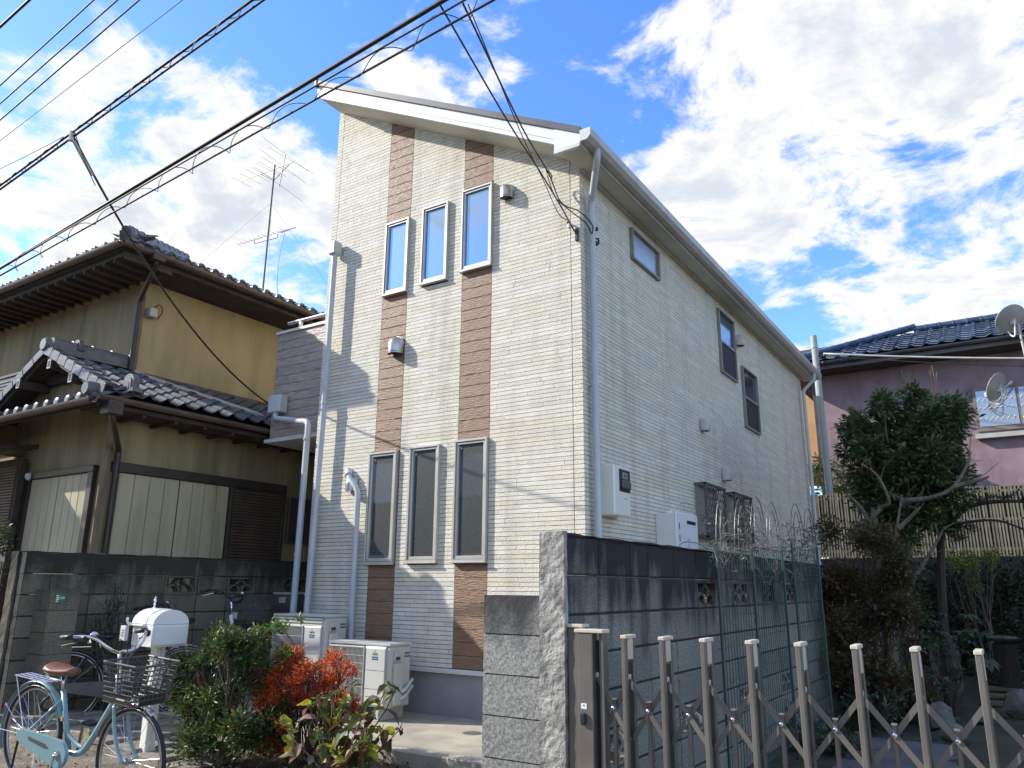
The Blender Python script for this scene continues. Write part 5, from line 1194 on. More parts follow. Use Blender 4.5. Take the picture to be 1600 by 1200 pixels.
for i in range(22): MB().tube([(1.9 + i * .3, 14.6, 7.66), (2.17 + i * .3, 14.6, 7.66), (2.18 + i * .3, 14.6, 7.66), (2.2 + i * .3, 14.6, 7.66)], [.085, .085, .10, .10], 10).build('ridge_tile', M['bluetile'], rf, smooth='auto')
half_gutter([(-1.0, 11.78, 6.36), (14, 11.78, 6.36)], .06, M['slate'], ph)
MB().box(-.9, 14, 11.88, PY, 6.20, 6.26).build('soffit', M['wood_dk'], ph)
MB().bbox(-.9, 14, 11.86, 11.92, 6.20, 6.36, .004).build('fascia', M['taupe_dk'], ph)
MB().bbox(-.27, -.17, PY - .05, PY, 0, 6.2, .004).build('corner_pipe', M['taupe_dk'], ph)
# windows with lace curtains
pw_ = MB().bbox(3.0, 6.2, PY - .06, PY, 4.52, 5.50, .006).build('window', mat('bronze_frame', (.22, .18, .15), None, .5, 4), ph)
gl = glass('lace_window', (.13, .15, .20), .22, .08)
for i in range(4):
    MB().box(3.06 + i * .78, 3.78 + i * .78, PY - .07, PY - .062, 4.62, 5.40).build('pane', gl, pw_)
    for zz, am in ((4.78, .035), (5.2, .03), (5.02, .02)):
        pts = [(3.07 + i * .78 + k * .05, PY - .074, zz + am * (1 if k % 2 else -1)) for k in range(15)]
        MB().tube(pts, .010, 4).build('lace', M['offwhite'], pw_)
MB().bbox(2.95, 6.25, PY - .16, PY - .02, 4.36, 4.46, .006).build('sill_rail', M['gutter'], ph)
def dish(p, R_, aim, label, arm):
    d = thing('satellite_dish', label, 'satellite dish', p, 0, 'satellite dishes on the pink house')
    ax = Vector(aim).normalized(); pr = [(R_ * t, R_ * .22 * t * t) for t in (0.02, .2, .4, .6, .8, 1)]; pr2 = [(R_ * t, R_ * .22 * t * t - .012) for t in (1, .8, .6, .4, .2, .02)]
    o = MB().lathe(pr + pr2, p, ax, 26).build('reflector', M['dish'], d, smooth='auto')
    f_ = Vector(p) + ax * R_ * 1.0 + Vector((0, 0, -R_ * .75)); side = Vector((0, 0, -1))
    MB().tube(smooth_path([Vector(p) - ax * .05, Vector(p) + Vector((0, 0, -R_ * 1.0)), Vector(p) + ax * R_ * .4 + Vector((0, 0, -R_ * 1.15)), f_]), .016, 6).build('feed_arm', M['white'], d, smooth=True)
    MB().lathe([(.02, -.03), (.05, -.02), (.055, .05), (.03, .07)], f_, -ax, 10).build('feed_head', M['white'], d, smooth='auto')
    MB().bbox(p[0] - .05, p[0] + .05, p[1] - .02, p[1] + .14, p[2] - .09, p[2] + .07, .01).build('mount', M['gutter'], d)
    MB().tube(arm, .022, 8).build('arm', M['gutter'], d)
    MB().tube(smooth_path([f_, f_ + Vector((.25, .02, -.22)), f_ + Vector((.6, .05, -.34)), f_ + Vector((.9, .1, -.2))]), .009, 5).build('dish_cable', M['offwhite'], d)
dish((3.50, PY - .75, 5.28), .31, (-.80, .40, .45), 'lower satellite dish fixed beside the lace-curtained window', [(3.54, PY - .70, 5.25), (3.75, PY - .35, 5.46), (3.75, PY, 5.46)])
dish((3.90, 10.9, 6.42), .31, (-.5, .62, .6), 'upper satellite dish on a white pole at the right edge above the eave', [(3.98, 10.98, 6.35), (4.02, 11.0, 5.5), (4.02, 11.0, 2.6)])
# the ochre-orange piece of another house glimpsed between
oh2 = thing('orange_house', 'sliver of an orange-beige house with dark eave seen behind the white house corner', 'house', (-2.4, 18, -.15))
MB().box(-6, -1.0, 17, 22, 4.75, 7.3).build('upper_wall', mat('orange_render', (.50, .30, .14), (.42, .25, .12), .9, 2), oh2)
MB().bar((-6, 16.95, 4.9), (-.5, 16.95, 4.62), .1, .18).build('eave', M['dkbrown'], oh2)
MB().box(-6, -2.6, 17.2, 22, -.2, 4.7).build('lower_wall', M['pink'], oh2)
# bamboo screen fence
bf = thing('bamboo_fence', 'golden split-bamboo screen fence in front of the pink house', 'fence', (3.2, 10.8, -.15))
cm = {}
rg = random.Random(3)
def cane(r):
    mb = MB(); pts = []; rs = []
    for k in range(6): z = k * .262; pts += [(0, 0, z), (0, 0, z + .006)]; rs += [r * .96, r * 1.08]
    return mb.tube(pts, rs, 6).mesh('cane', M['bamboo'], True)
cms = [cane(.0195), cane(.021), cane(.018)]
x = -.6
while x < 7.2: link('cane', rg.choice(cms), bf, None, (x, 10.78 + rg.uniform(-.006, .006), 1.86 + rg.uniform(-.015, .02)), (rg.uniform(-.01, .01), rg.uniform(-.012, .012), rg.uniform(0, 6))); x += .056
for z in (2.0, 2.55, 3.08): MB().tube([(-.7, 10.82, z), (7.3, 10.82, z)], .03, 8).build('rail', M['bamboo'], bf)
for i in range(26):
    for z in (2.55, 3.08): MB().bbox(-.5 + i * .31, -.47 + i * .31, 10.75, 10.80, z - .02, z + .02, .004).build('tie', M['black'], bf)
for i in range(5): MB().tube([(-.4 + i * 1.8, 10.87, -.2), (-.4 + i * 1.8, 10.87, 3.2)], .04, 8).build('post', M['bark_dk'], bf)
MB().box(-.7, 9.3, 10.83, 10.86, 1.9, 3.16).build('backing', M['wood_dk'], bf)
MB().box(-.7, 9.3, 10.75, 10.9, -.2, 1.86).build('added_dark_wall', M['wood_dk'], bf)  # dark wall added to keep the space below the canes in deep shade
# utility pole
up_ = thing('utility_pole', 'slim grey concrete pole with small insulators rising behind the bamboo fence', 'pole', (.04, 11.4, -.15))
MB().tube([(.10, 11.4, -.2), (.07, 11.4, 6.9)], [.085, .072], 14).build('pole', mat('pole_concrete', (.40, .42, .40), (.34, .36, .34), .8, 5), up_, smooth='auto')
MB().tube([(.07, 11.4, 6.6), (.07, 11.4, 6.66)], .082, 14).build('band', M['gutter'], up_, smooth='auto')
for s, x in ((-1, -.35), (1, .25)):
    MB().tube([(0, 11.4, 6.40), (x, 11.38, 6.40 - (.1 if s < 0 else 0))], .012, 5).build('bracket', M['black'], up_)
    MB().lathe([(.02, -.06), (.05, -.04), (.03, -.01), (.05, .02), (.02, .06)], (x, 11.38, 6.38), (1, 0, 0), 8).build('insulator', M['black'], up_)
    MB().lathe([(.02, -.05), (.045, -.03), (.03, 0), (.045, .03), (.02, .05)], (x * .8, 11.38, 6.22), (1, 0, 0), 8).build('insulator', M['black'], up_)
# house across the lane (behind the viewer; it shows in the lower window panes)
ap = thing('opposite_house', 'plain grey two-storey house across the lane, reflected in the window panes', 'house', (-13, -16, 0))
MB().box(-26, -1, -22, -12.6, -.2, 6.6).build('wall', mat('opposite_wall', (.09, .10, .09), (.07, .08, .07), .9, 2), ap)
MB().prism([(-12.1, 6.5), (-17, 8.6), (-22.5, 6.5)], -26.5, -.5, 'x').build('roof', M['slate'], ap)
for i in range(7):
    for z in (.9, 3.9): MB().box(-24.8 + i * 3.3, -23.2 + i * 3.3, -12.6, -12.55, z, z + 1.3).build('window', M['glass_side'], ap)
hd_ = thing('opposite_hedge', 'clipped hedge across the lane in front of the grey house', 'hedge', (-9, -11.6, -.16))

# ================================================================ CABLES
def catenary(a, b, sag, n=28):
    a, b = Vector(a), Vector(b); return [a.lerp(b, i / n) - Vector((0, 0, sag * 4 * (i / n) * (1 - i / n))) for i in range(n + 1)]
WY = -3.0
def cable(a, b, r, label, sag=.12, group=None, m='cable', name='power_cable', cat='cable', n=30):
    o = MB().tube(catenary(a, b, sag, n), r, 6).build(name, M[m], None, smooth=True); return T(o, label, cat, group)
lin = lambda x, x0, z0, x1, z1: z0 + (z1 - z0) * (x - x0) / (x1 - x0)
def run(p, q, r, label, xa=-26, xb=9, y=WY, group=None, sag=0.0):
    """straight span through two measured points (x, z), carried on to the poles outside the view"""
    return cable((xa, y, lin(xa, *p, *q)), (xb, y, lin(xb, *p, *q)), r, label, sag, group)
run((-5.606, 4.590), (0.504, 5.207), .017, 'thickest black overhead cable crossing in front of the roof tip')
run((-5.606, 4.560), (0.732, 5.092), .0075, 'upper thin cable just below the thickest one, threaded by the loose spiral', y=WY - .03)
run((-5.606, 4.526), (0.778, 5.032), .009, 'lowest cable of the bundle that crosses the roof tip', y=WY + .03)
mb = MB(); pts = []; n = 900
for i in range(n):
    x = -14 + 18 * i / n; a = x * 2 * PI / .50; zc = lin(x, -5.606, 4.56, .732, 5.085); r = .057 + .02 * math.sin(x * 2.2)
    pts.append((x, WY + .02 + r * .8 * math.sin(a), zc - .02 + r * math.cos(a) * .95))
T(mb.tube(pts, .0036, 4).build('spiral_hanger', M['cable'], None, smooth=True), 'loose spiral wire wound round the lower cables of the bundle', 'cable')
run((-6.024, 5.724), (-1.665, 6.234), .013, 'upper of the two twisted black cables running to the drop wire joint')
run((-6.024, 5.693), (-1.665, 6.173), .011, 'lower of the two twisted black cables running to the drop wire joint', y=WY + .02)
mb = MB(); pts = []
for i in range(700): x = -12 + 12 * i / 700; a = x * 2 * PI / .33; pts.append((x, WY + .02 * math.sin(a), lin(x, -6.024, 5.709, -1.665, 6.203) + .023 * math.cos(a)))
T(mb.tube(pts, .004, 4).build('lashing_wire', M['cable'], None, smooth=True), 'lashing wire wrapped tightly round the twisted pair of cables', 'cable')
run((-2.529, 5.293), (-2.068, 5.341), .0097, 'short thick cable cutting the top left corner of the sky', y=-4.5, xb=-1)
run((-2.315, 4.702), (-1.150, 4.880), .0050, 'highest of the three parallel black wires at the top left', y=-4.5)
run((-2.255, 4.528), (-0.846, 4.737), .0050, 'middle of the three parallel black wires at the top left', y=-4.5)
run((-2.203, 4.376), (-0.590, 4.615), .0050, 'lowest of the three parallel black wires at the top left', y=-4.5)
run((-2.059, 4.198), (-0.072, 4.402), .0023, 'faint hair-thin wire between the three wires and the twisted pair', y=-4.5)
cable((-6.27, WY, 5.98), (-4.495, WY, 5.907), .004, 'thin wire meeting the twisted pair at the drop joint from the left', .01)
d0 = cable((-4.50, WY, 5.88), (-5.95, 1.30, 3.86), .013, 'slack black drop wire falling across the yellow upper wall of the old house', .42)
cable((-4.46, WY, 5.90), (-4.50, WY + .32, 5.42), .005, 'short tail wire hanging beside the drop joint', .02)
cl_ = thing('cable_clamp', 'small dead-end clamp where the drop wire leaves the twisted cables', 'clamp', (-4.50, WY, 5.87))
MB().tube([(-4.51, WY, 5.91), (-4.50, WY, 5.80)], .024, 8).build('clamp', M['taupe'], cl_); MB().tube([(-4.51, WY + .03, 5.82), (-4.56, WY + .30, 5.55)], .018, 8).build('sleeve', M['gutter'], cl_)
# service wires to the house corner
def via(pts, r, label, n=8): return T(MB().tube(smooth_path(pts, n), r, 6).build('service_wire', M['cable'], None, smooth=True), label, 'cable')
via([(.466, WY, 5.229), (.06, -1.5, 5.28), (-.26, -.40, 5.42), (-.14, -.16, 5.08), (-.05, -.10, 4.86), (-.035, -.03, 4.80)], .0075, 'left of the service wires from the bundle down to the white downpipe')
via([(.687, WY, 5.108), (.16, -1.4, 5.22), (-.27, -.2, 5.50), (-.15, -.14, 5.14), (.06, -.13, 4.98), (.16, -.05, 4.84), (.13, .02, 4.78)], .0075, 'right service wire that loops round in front of the downpipe')
via([(.732, WY, 5.077), (.20, -1.5, 5.12), (-.27, -.3, 5.36), (-.18, -.14, 5.02), (-.08, -.08, 4.93)], .0045, 'thinnest service wire ending at the little white insulator')
via([(-.28, -.2, 5.46), (-.2, -.16, 5.2), (-.03, -.15, 5.0), (.12, -.1, 4.84), (.13, .0, 4.76)], .006, 'short looping tail wire under the service wire clamp')
ck = thing('wire_clamp', 'ragged clamp with cable tails hanging on the service wires near the corner', 'clamp', (-.27, -.2, 5.5))
for i in range(7): MB().tube([(-.29 + .012 * i, -.21, 5.55 - .018 * i), (-.27 + .012 * i + random.uniform(-.03, .03), -.2, 5.50 - .016 * i)], .007, 5).build('strand', M['wood_dk'], ck)
ci = thing('cable_insulator', 'little white cable insulator on the siding near the house corner', 'insulator', (-.10, -.04, 4.9))
MB().lathe([(.012, -.02), (.022, -.01), (.022, .03), (.012, .04)], (-.10, -.05, 4.88), (0, 0, 1), 10).build('body', M['offwhite'], ci); MB().bbox(-.13, -.115, -.06, -.005, 4.93, 4.95, .003).build('hook', M['black'], ci)
for y_, z_ in ((-.02, .0), ): 
    cable((.25, 11.38, 6.44), (12, 11.3, 4.9), .022, 'thick grey cable from the concrete pole past the pink house', .25, None, 'gutter')
    cable((.25, 11.36, 6.38), (12, 11.2, 4.62), .010, 'thin lower cable from the concrete pole past the pink house', .3)
    cable((-.35, 11.38, 6.30), (-4, 10.6, 6.2), .010, 'wire from the concrete pole back behind the white house', .05)
    cable((-.35, 11.38, 6.42), (-4, 10.5, 6.6), .010, 'upper wire from the concrete pole to the white house eave', .05)

# ================================================================ PLANTS
def branchy(base, tips, r0, m, parent, seed=0, bend_=.08, name='branch', n=5, r1=.003):
    rg = random.Random(seed); out = []
    for tpt in tips:
        a, b = Vector(base), Vector(tpt); L_ = (b - a).length; pts = []
        k = Vector((rg.uniform(-1, 1), rg.uniform(-1, 1), rg.uniform(-.2, .6))) * L_ * bend_
        for i in range(n + 1): t = i / n; pts.append(a.lerp(b, t) + k * math.sin(PI * t) + Vector((rg.uniform(-1, 1), rg.uniform(-1, 1), rg.uniform(-1, 1))) * L_ * .012)
        MBR.tube(pts, [r0 + (r1 - r0) * (i / n) ** .8 for i in range(n + 1)], 5); out.append(pts)
    return out
def clump_points(centres, radii, n, seed, shell=.55, squash=1.0):
    rng = np.random.default_rng(seed); C = np.asarray(centres, float); R_ = np.asarray(radii, float); w = R_ ** 2 / (R_ ** 2).sum()
    idx = rng.choice(len(C), n, p=w); d = rng.normal(size=(n, 3)); d /= np.linalg.norm(d, axis=1)[:, None]
    rr = (shell + (1 - shell) * rng.uniform(0, 1, n)) * R_[idx]; rr *= rng.uniform(.55, 1.12, n)
    P = C[idx] + d * rr[:, None] * np.array([1, 1, squash]); return P, d
def bush(name, label, cat, base, clumps, nleaf, size, mats, wts=None, width=.45, stem_m='bark', seed=0, nst=14, shell=.4, group=None, squash=.9, fold=.25, up=.3, r0=.012, extra=None):
    global MBR
    t = thing(name, label, cat, base, 0, group); MBR = MB(); rg = random.Random(seed)
    for i in range(nst):
        c, r = clumps[i % len(clumps)]; tip = Vector(c) + Vector((rg.uniform(-1, 1), rg.uniform(-1, 1), rg.uniform(-.3, 1))) * r * .7
        b0 = Vector(base) + Vector((rg.uniform(-.06, .06), rg.uniform(-.06, .06), 0)); ps = branchy(b0, [tip], r0, M[stem_m], t, seed + i, .10)
        for k in range(3):
            s0 = ps[0][2 + k % 3]; branchy(s0, [Vector(c) + Vector((rg.uniform(-1, 1), rg.uniform(-1, 1), rg.uniform(-1, 1))) * r * .9], r0 * .5, M[stem_m], t, seed * 3 + i + k, .1)
    MBR.build('stems', M[stem_m], t, kind='stuff')
    P, D = clump_points([c for c, _ in clumps], [r for _, r in clumps], nleaf, seed, shell, squash)
    P[:, 2] = np.maximum(P[:, 2], base[2] + .01)
    leaves('foliage', P, size, mats, wts, width, up, fold, t, seed, D=D)['kind'] = 'stuff'
    return t
# nandina bush in front of the mailbox
rg = random.Random(5)
cl = []
for i in range(28): 
    x = rg.uniform(-2.55, -1.62); h = .30 + .55 * rg.random() ** .8; cl.append(((x, -2.22 + rg.uniform(-.22, .22), h * (1 if x > -2.3 else .75)), rg.uniform(.09, .17)))
for i in range(12): cl.append(((rg.uniform(-2.45, -1.5), -2.3 + rg.uniform(-.2, .2), rg.uniform(.0, .3)), .16))
nd = bush('nandina_bush', 'leafy green nandina bush with bronze tips between the bicycle and the red shrub', 'shrub', (-2.05, -2.25, -.12), cl, 14500, .046, LEAF['nandina'], [.36, .36, .16, .12], .34, 'bark', 21, 40, .2)
P, D = clump_points([(-1.62, -2.15, .93), (-1.78, -2.2, .86), (-1.9, -2.1, .82), (-1.5, -2.2, .72), (-1.45, -2.1, .99)], [.1, .12, .12, .09, .05], 620, 31, .2)
leaves('sprouts', P, .05, LEAF['lime'], None, .36, .5, .2, nd, 8)['kind'] = 'stuff'
P, D = clump_points([(-1.85, -2.35, .66), (-1.75, -2.3, .56), (-2.2, -2.4, .50), (-1.6, -2.35, .60)], [.05, .05, .03, .04], 190, 33, .2)
leaves('red_tips', P, .035, LEAF['redberry'], None, .36, .3, .2, nd, 9)['kind'] = 'stuff'
# red enkianthus/azalea
cl = []
for i in range(44):
    a = rg.uniform(0, 2 * PI); r = .44 * math.sqrt(rg.random()); z = rg.uniform(.34, .78) - .18 * (r / .44) ** 2; cl.append(((-1.40 + r * math.cos(a) * 1.15, -2.02 + r * math.sin(a) * .6, z), rg.uniform(.07, .12)))
for i in range(12): cl.append(((-1.62 + rg.uniform(-.12, .14), -2.15 + rg.uniform(-.1, .1), rg.uniform(.05, .2)), .10))
bush('red_shrub', 'round shrub with fiery orange-red autumn leaves before the air conditioner units', 'shrub', (-1.34, -2.05, -.12), cl, 25000, .025, LEAF['azalea'], [.40, .27, .20, .13], .42, 'bark_dk', 41, 34, .25, r0=.009)
# hydrangea with large tired leaves: every leaf its own piece
hy = thing('hydrangea', 'hydrangea with large olive, purple and yellowing leaves in front of the pale apron', 'shrub', (-.72, -2.28, -.12))
def big_leaf(seed, L_=.13, W=.085, m=None, curl=.3):
    rng = np.random.default_rng(seed); n, k = 7, 4; V = []; F = []
    for i in range(n + 1):
        u = i / n; w = W * .5 * math.sin(PI * u ** .8) ** .75 if 0 < u < 1 else .002
        for j in range(-k, k + 1):
            s_ = j / k; ser = (1 + (.05 if i % 2 else -.03)) if abs(j) == k else 1
            V.append((w * s_ * ser, L_ * u, -curl * L_ * u * u * .7 + abs(s_) * w * .45 + .006 * math.sin(u * 14) * abs(s_) + rng.uniform(-.0012, .0012)))
    q = 2 * k + 1
    for i in range(n):
        for j in range(q - 1): F.append((i * q + j, i * q + j + 1, (i + 1) * q + j + 1, (i + 1) * q + j))
    return MB().add(V, F).mesh('leaf', m, True)
hl = [big_leaf(i, .12 + .03 * (i % 3), .08 + .012 * (i % 4), LEAF['hydr'][i % 4] if i % 5 != 4 else LEAF['hydr'][2], .2 + .25 * (i % 3)) for i in range(9)] + [big_leaf(77, .14, .09, leafmat('leaf_pinkish', (.42, .27, .22), .3, .5, .7), .5)]
MBR = MB(); rg = random.Random(15); spots = []
for i in range(24):
    x = -.76 + rg.uniform(-.48, .46); y = -2.28 + rg.uniform(-.20, .22); h = rg.uniform(.22, .62) if x > -1.0 else rg.uniform(.2, .5)
    pts = branchy((-.74 + rg.uniform(-.12, .12), -2.28 + rg.uniform(-.05, .05), -.12), [(x, y, h)], .0075, None, hy, 60 + i, .06, n=6, r1=.004)[0]; spots.append(pts)
MBR.build('stems', M['bark'], hy, kind='stuff'); cnt = 0
for pts in spots:
    for k in (3, 4, 5, 6):
        for s_ in (0, 1):
            if rg.random() < .05: continue
            p = pts[min(k, len(pts) - 1)]; a = rg.uniform(0, 2 * PI); o = link('leaf', rg.choice(hl), None); o.matrix_basis = Matrix.Translation(p) @ Matrix.Rotation(a + s_ * PI, 4, 'Z') @ Matrix.Rotation(rg.uniform(-.9, .45), 4, 'X') @ Matrix.Rotation(rg.uniform(-.6, .6), 4, 'Y') @ Matrix.Scale(rg.uniform(.5, .92), 4)
            o.parent = hy; o.matrix_parent_inverse = hy.matrix_basis.inverted(); cnt += 1
P, D = clump_points([s[-1] for s in spots], [.03] * len(spots), 170, 90, .1)
leaves('buds', P, .04, LEAF['lime'], None, .4, .7, .2, hy, 4)
# broad-leaved seedling at the foot of the pillar
sp = thing('leafy_seedling', 'low glossy green plant in the bed at the foot of the block pillar', 'plant', (.35, -2.55, -.12))
gl_ = [big_leaf(200 + i, .11, .05, LEAF['fresh'][i % 2], .35) for i in range(3)]
for i in range(22):
    o = link('leaf', gl_[i % 3], None); o.matrix_basis = Matrix.Translation((.40 + rg.uniform(-.14, .14), -2.62 + rg.uniform(-.06, .06), -.06 + rg.uniform(0, .10))) @ Matrix.Rotation(rg.uniform(0, 6.3), 4, 'Z') @ Matrix.Rotation(rg.uniform(-.1, .8), 4, 'X'); o.parent = sp; o.matrix_parent_inverse = sp.matrix_basis.inverted()
# sapling by the left wall
bush('sapling', 'thin sparse sapling with small dull leaves against the left block wall', 'sapling', (-4.38, -1.92, .0), [((-4.40, -1.90, 1.22), .09), ((-4.45, -1.85, 1.0), .16), ((-4.36, -1.98, .85), .16), ((-4.3, -1.7, .8), .12), ((-4.36, -1.95, .62), .12)], 900, .045, LEAF['grey'] + LEAF['nandina'][:2], [.3, .3, .2, .2], .25, 'bark_dk', 71, 8, .2, r0=.010)
bush('trimmed_shrub', 'dark clipped evergreen shrub at the left edge in front of the louvred porch', 'shrub', (-6.55, -2.55, -.1), [((-6.5 + .25 * math.cos(a), -2.5 + .25 * math.sin(a), 1.70 + b), .28) for a in (0, 1.5, 3, 4.5) for b in (-.4, -.12, .08)], 6500, .04, LEAF['hedge'], None, .5, 'bark_dk', 72, 10, .5)
# hedge across the lane
P, D = clump_points([(x, -11.6, z) for x in np.arange(-20, 1, .8) for z in (.2, .8, 1.3)], [.6] * 81, 5000, 5, .6)
leaves('foliage', P, .16, LEAF['hedge'], None, .5, .3, .2, hd_, 5); MB().box(-20, 1, -11.8, -11.4, -.2, 1.2).build('stems', M['bark_dk'], hd_)

# ---------------------------------------------------------------- garden behind the gate
# main evergreen tree
tr = thing('camellia_tree', 'bushy dark evergreen tree with a dense crown in front of the pink house', 'tree', (2.1, 5.0, -.15)); MBR = MB()
trk = [(2.08, 5.0, -.2), (2.05, 5.02, .8), (2.10, 5.0, 1.5), (2.14, 4.98, 2.1)]
MBR.tube(trk, [.085, .075, .065, .05], 8)
trk2 = [(1.94, 4.7, -.2), (1.84, 4.72, .9), (1.80, 4.7, 1.7), (1.84, 4.72, 2.3)]; MBR.tube(trk2, [.06, .05, .042, .03], 8)
rg = random.Random(8); cl = []
for i in range(60):
    a = rg.uniform(0, 2 * PI); ph_ = rg.uniform(-1, 1); r = .72 * rg.random() ** .4; cl.append(((2.30 + r * math.cos(a) * math.sqrt(1 - ph_ * ph_) * 1.12, 5.0 + r * math.sin(a) * math.sqrt(1 - ph_ * ph_), 3.10 + r * ph_ * 1.05), rg.uniform(.15, .26)))
cl += [((1.75 + .17 * i, 5.0, 2.45 + .12 * (i % 2)), .26) for i in range(7)] + [((1.85 + .16 * i, 4.95, 2.12 + .1 * (i % 2)), .2) for i in range(5)] + [((1.72, 5.0, 3.55), .13), ((2.9, 5.0, 3.6), .14), ((2.45, 5.0, 3.86), .14), ((2.0, 4.9, 2.3), .22), ((2.3, 4.9, 2.2), .2), ((2.15, 4.9, 1.9), .22), ((1.75, 5, 2.7), .18)]
for c, r in cl: branchy((2.12, 4.98, rg.uniform(1.7, 2.3)), [c], .022, None, tr, int(c[0] * 100), .10, n=6)
MBR.build('trunk', M['bark'], tr)
P, D = clump_points([c for c, _ in cl], [r for _, r in cl], 30000, 50, .35)
leaves('crown', P, .085, LEAF['tree'], [.38, .36, .20, .06], .42, .15, .2, tr, 50, D=D)
MBR = MB(); 
for x, z in ((2.36, 3.98), (2.44, 3.92), (2.70, 3.93), (2.73, 3.98), (2.1, 3.8)): branchy((x, 5, z - .2), [(x, 5, z + .22), (x + .05, 5, z + .12)], .007, None, tr, int(z * 99), .02)
MBR.build('bare_tips', mat('tan_twig', (.36, .22, .12), (.28, .17, .1), .9, 9), tr)
# bare grey tree with spreading limbs in front of it
bt_ = thing('bare_tree', 'leafless grey-barked tree with forked spreading limbs before the bushy evergreen', 'tree', (2.0, 3.9, -.15)); MBR = MB()
MBR.tube(smooth_path([(1.98, 3.9, -.2), (1.95, 3.9, .9), (1.92, 3.92, 1.6), (1.90, 3.9, 2.05)]), [.07 - .0018 * i for i in range(19)], 8)
limbs = [[(2.0, 3.9, 1.55), (2.14, 3.8, 1.78), (2.24, 3.78, 2.1), (2.30, 3.8, 2.35)], [(2.22, 3.78, 1.95), (2.40, 3.8, 2.12), (2.48, 3.8, 2.2)], [(1.90, 3.9, 2.05), (1.78, 3.9, 2.28), (1.6, 3.95, 2.45)], [(1.90, 3.9, 2.06), (2.05, 3.9, 2.22), (2.15, 3.85, 2.28), (2.05, 3.85, 2.6), (1.9, 3.8, 2.75)],
         [(2.30, 3.8, 2.28), (2.6, 3.8, 2.30), (2.85, 3.85, 2.42), (3.05, 3.9, 2.75), (3.02, 3.9, 2.9)], [(2.85, 3.85, 2.42), (3.1, 3.9, 2.48), (3.22, 3.9, 2.52)], [(2.1, 3.6, .9), (2.3, 3.6, 1.3), (2.6, 3.6, 1.75), (2.72, 3.6, 1.95)]]
for l_ in limbs:
    sp_ = smooth_path(l_, 5); n_ = len(sp_); MBR.tube(sp_, [.030 * (1 - .75 * i / n_) for i in range(n_)], 6)
    for k in range(2, n_, 3): branchy(sp_[k], [sp_[k] + Vector((rg.uniform(-.25, .25), rg.uniform(-.15, .15), rg.uniform(-.05, .3)))], .006, None, bt_, k, .12)
MBR.build('trunk', M['bark'], bt_)
# second trunk pair to the right (pine with a flat dark layer)
pn = thing('pruned_pine', 'dark pruned pine with a flat layered bough reaching right across the bamboo fence', 'tree', (2.55, 5.4, -.15)); MBR = MB()
MBR.tube(smooth_path([(2.40, 5.4, -.2), (2.43, 5.4, .8), (2.50, 5.4, 1.6), (2.56, 5.4, 2.1)]), [.075 - .002 * i for i in range(19)], 8)
bo_ = smooth_path([(2.55, 5.4, 2.0), (2.9, 5.35, 2.30), (3.3, 5.3, 2.36), (3.8, 5.3, 2.30), (4.4, 5.3, 2.1)], 6); MBR.tube(bo_, [.035 - .001 * i for i in range(len(bo_))], 6)
bo2 = smooth_path([(2.7, 5.3, 2.1), (3.2, 5.3, 2.12), (3.6, 5.25, 1.95), (3.9, 5.2, 2.0)], 6); MBR.tube(bo2, [.02 - .0008 * i for i in range(len(bo2))], 6)
MBR.build('trunk', M['bark_dk'], pn)
cs = [(2.6 + rg.uniform(-.25, .3), 5.35 + rg.uniform(-.2, .2), 2.12 + rg.uniform(-.22, .2)) for i in range(16)] + [tuple(p + Vector((0, 0, rg.uniform(.02, .08)))) for p in bo_[4:]]
P, D = clump_points(cs, [.15] * 16 + [.075] * len(bo_[4:]), 5200, 61, .3, .6)
leaves('crown', P, .06, LEAF['hedge'][:2], None, .16, .5, .1, pn, 61)
# red-brown maple on the left of the garden
cl = [((1.75 + rg.uniform(-.38, .55), 3.2 + rg.uniform(-.5, .5), rg.uniform(.1, 1.95)), rg.uniform(.16, .28)) for i in range(52)]
bush('japanese_maple', 'dull red-brown maple shrub beside the stained block wall', 'shrub', (1.85, 3.2, -.15), cl, 30000, .044, LEAF['maple'], [.30, .30, .12, .28], .55, 'bark_dk', 81, 12, .15, r0=.008)
cl = [((1.62 + rg.uniform(-.1, .25), 5.5 + rg.uniform(-.5, .9), rg.uniform(1.2, 2.35)), .2) for i in range(12)]
bush('climbing_shrub', 'tall dark shrub pressed between the maple and the house corner', 'shrub', (1.7, 5.6, -.15), cl, 3200, .05, LEAF['hedge'], None, .5, 'bark_dk', 83, 8, .3)
cl = [((-.12 + rg.uniform(-.5, .8), 12.0 + rg.uniform(-.2, .1), rg.uniform(2.6, 4.1) if True else 0), .3) for i in range(12)]
bush('fence_tree', 'small tree beside the concrete pole behind the bamboo fence', 'tree', (.2, 11.9, -.15), cl, 2600, .09, LEAF['tree'], None, .45, 'bark_dk', 84, 8, .3)
# dark hedge under the bamboo fence
cl = [((x, 9.4 + rg.uniform(-.5, .5), z), .38) for x in np.arange(1.9, 6.6, .34) for z in (.1, .6, 1.1, 1.5)]
P, D = clump_points([c for c, _ in cl], [.42] * len(cl), 22000, 91, .5); hdg = thing('garden_hedge', 'dense dark hedge filling the back of the garden below the bamboo fence', 'hedge', (4, 9.4, -.15))
leaves('foliage', P, .075, LEAF['hedge'], [.4, .3, .22, .08], .5, .2, .2, hdg, 91)
MBR = MB()
for x in np.arange(1.9, 6.6, .34): branchy((x, 9.4, -.15), [(x + .1, 9.3, 1.4)], .02, None, hdg, int(x * 10), .1)
MBR.build('stems', M['bark_dk'], hdg)
cl = [((3.85 + rg.uniform(-.4, .6), 6.2 + rg.uniform(-.5, .5), rg.uniform(.0, 1.55)), .26) for i in range(34)]
bush('dark_shrub', 'tall dark shrub at the right edge of the garden', 'shrub', (3.85, 6.2, -.15), cl, 9000, .06, LEAF['hedge'], [.3, .3, .3, .1], .5, 'bark_dk', 92, 10, .3)
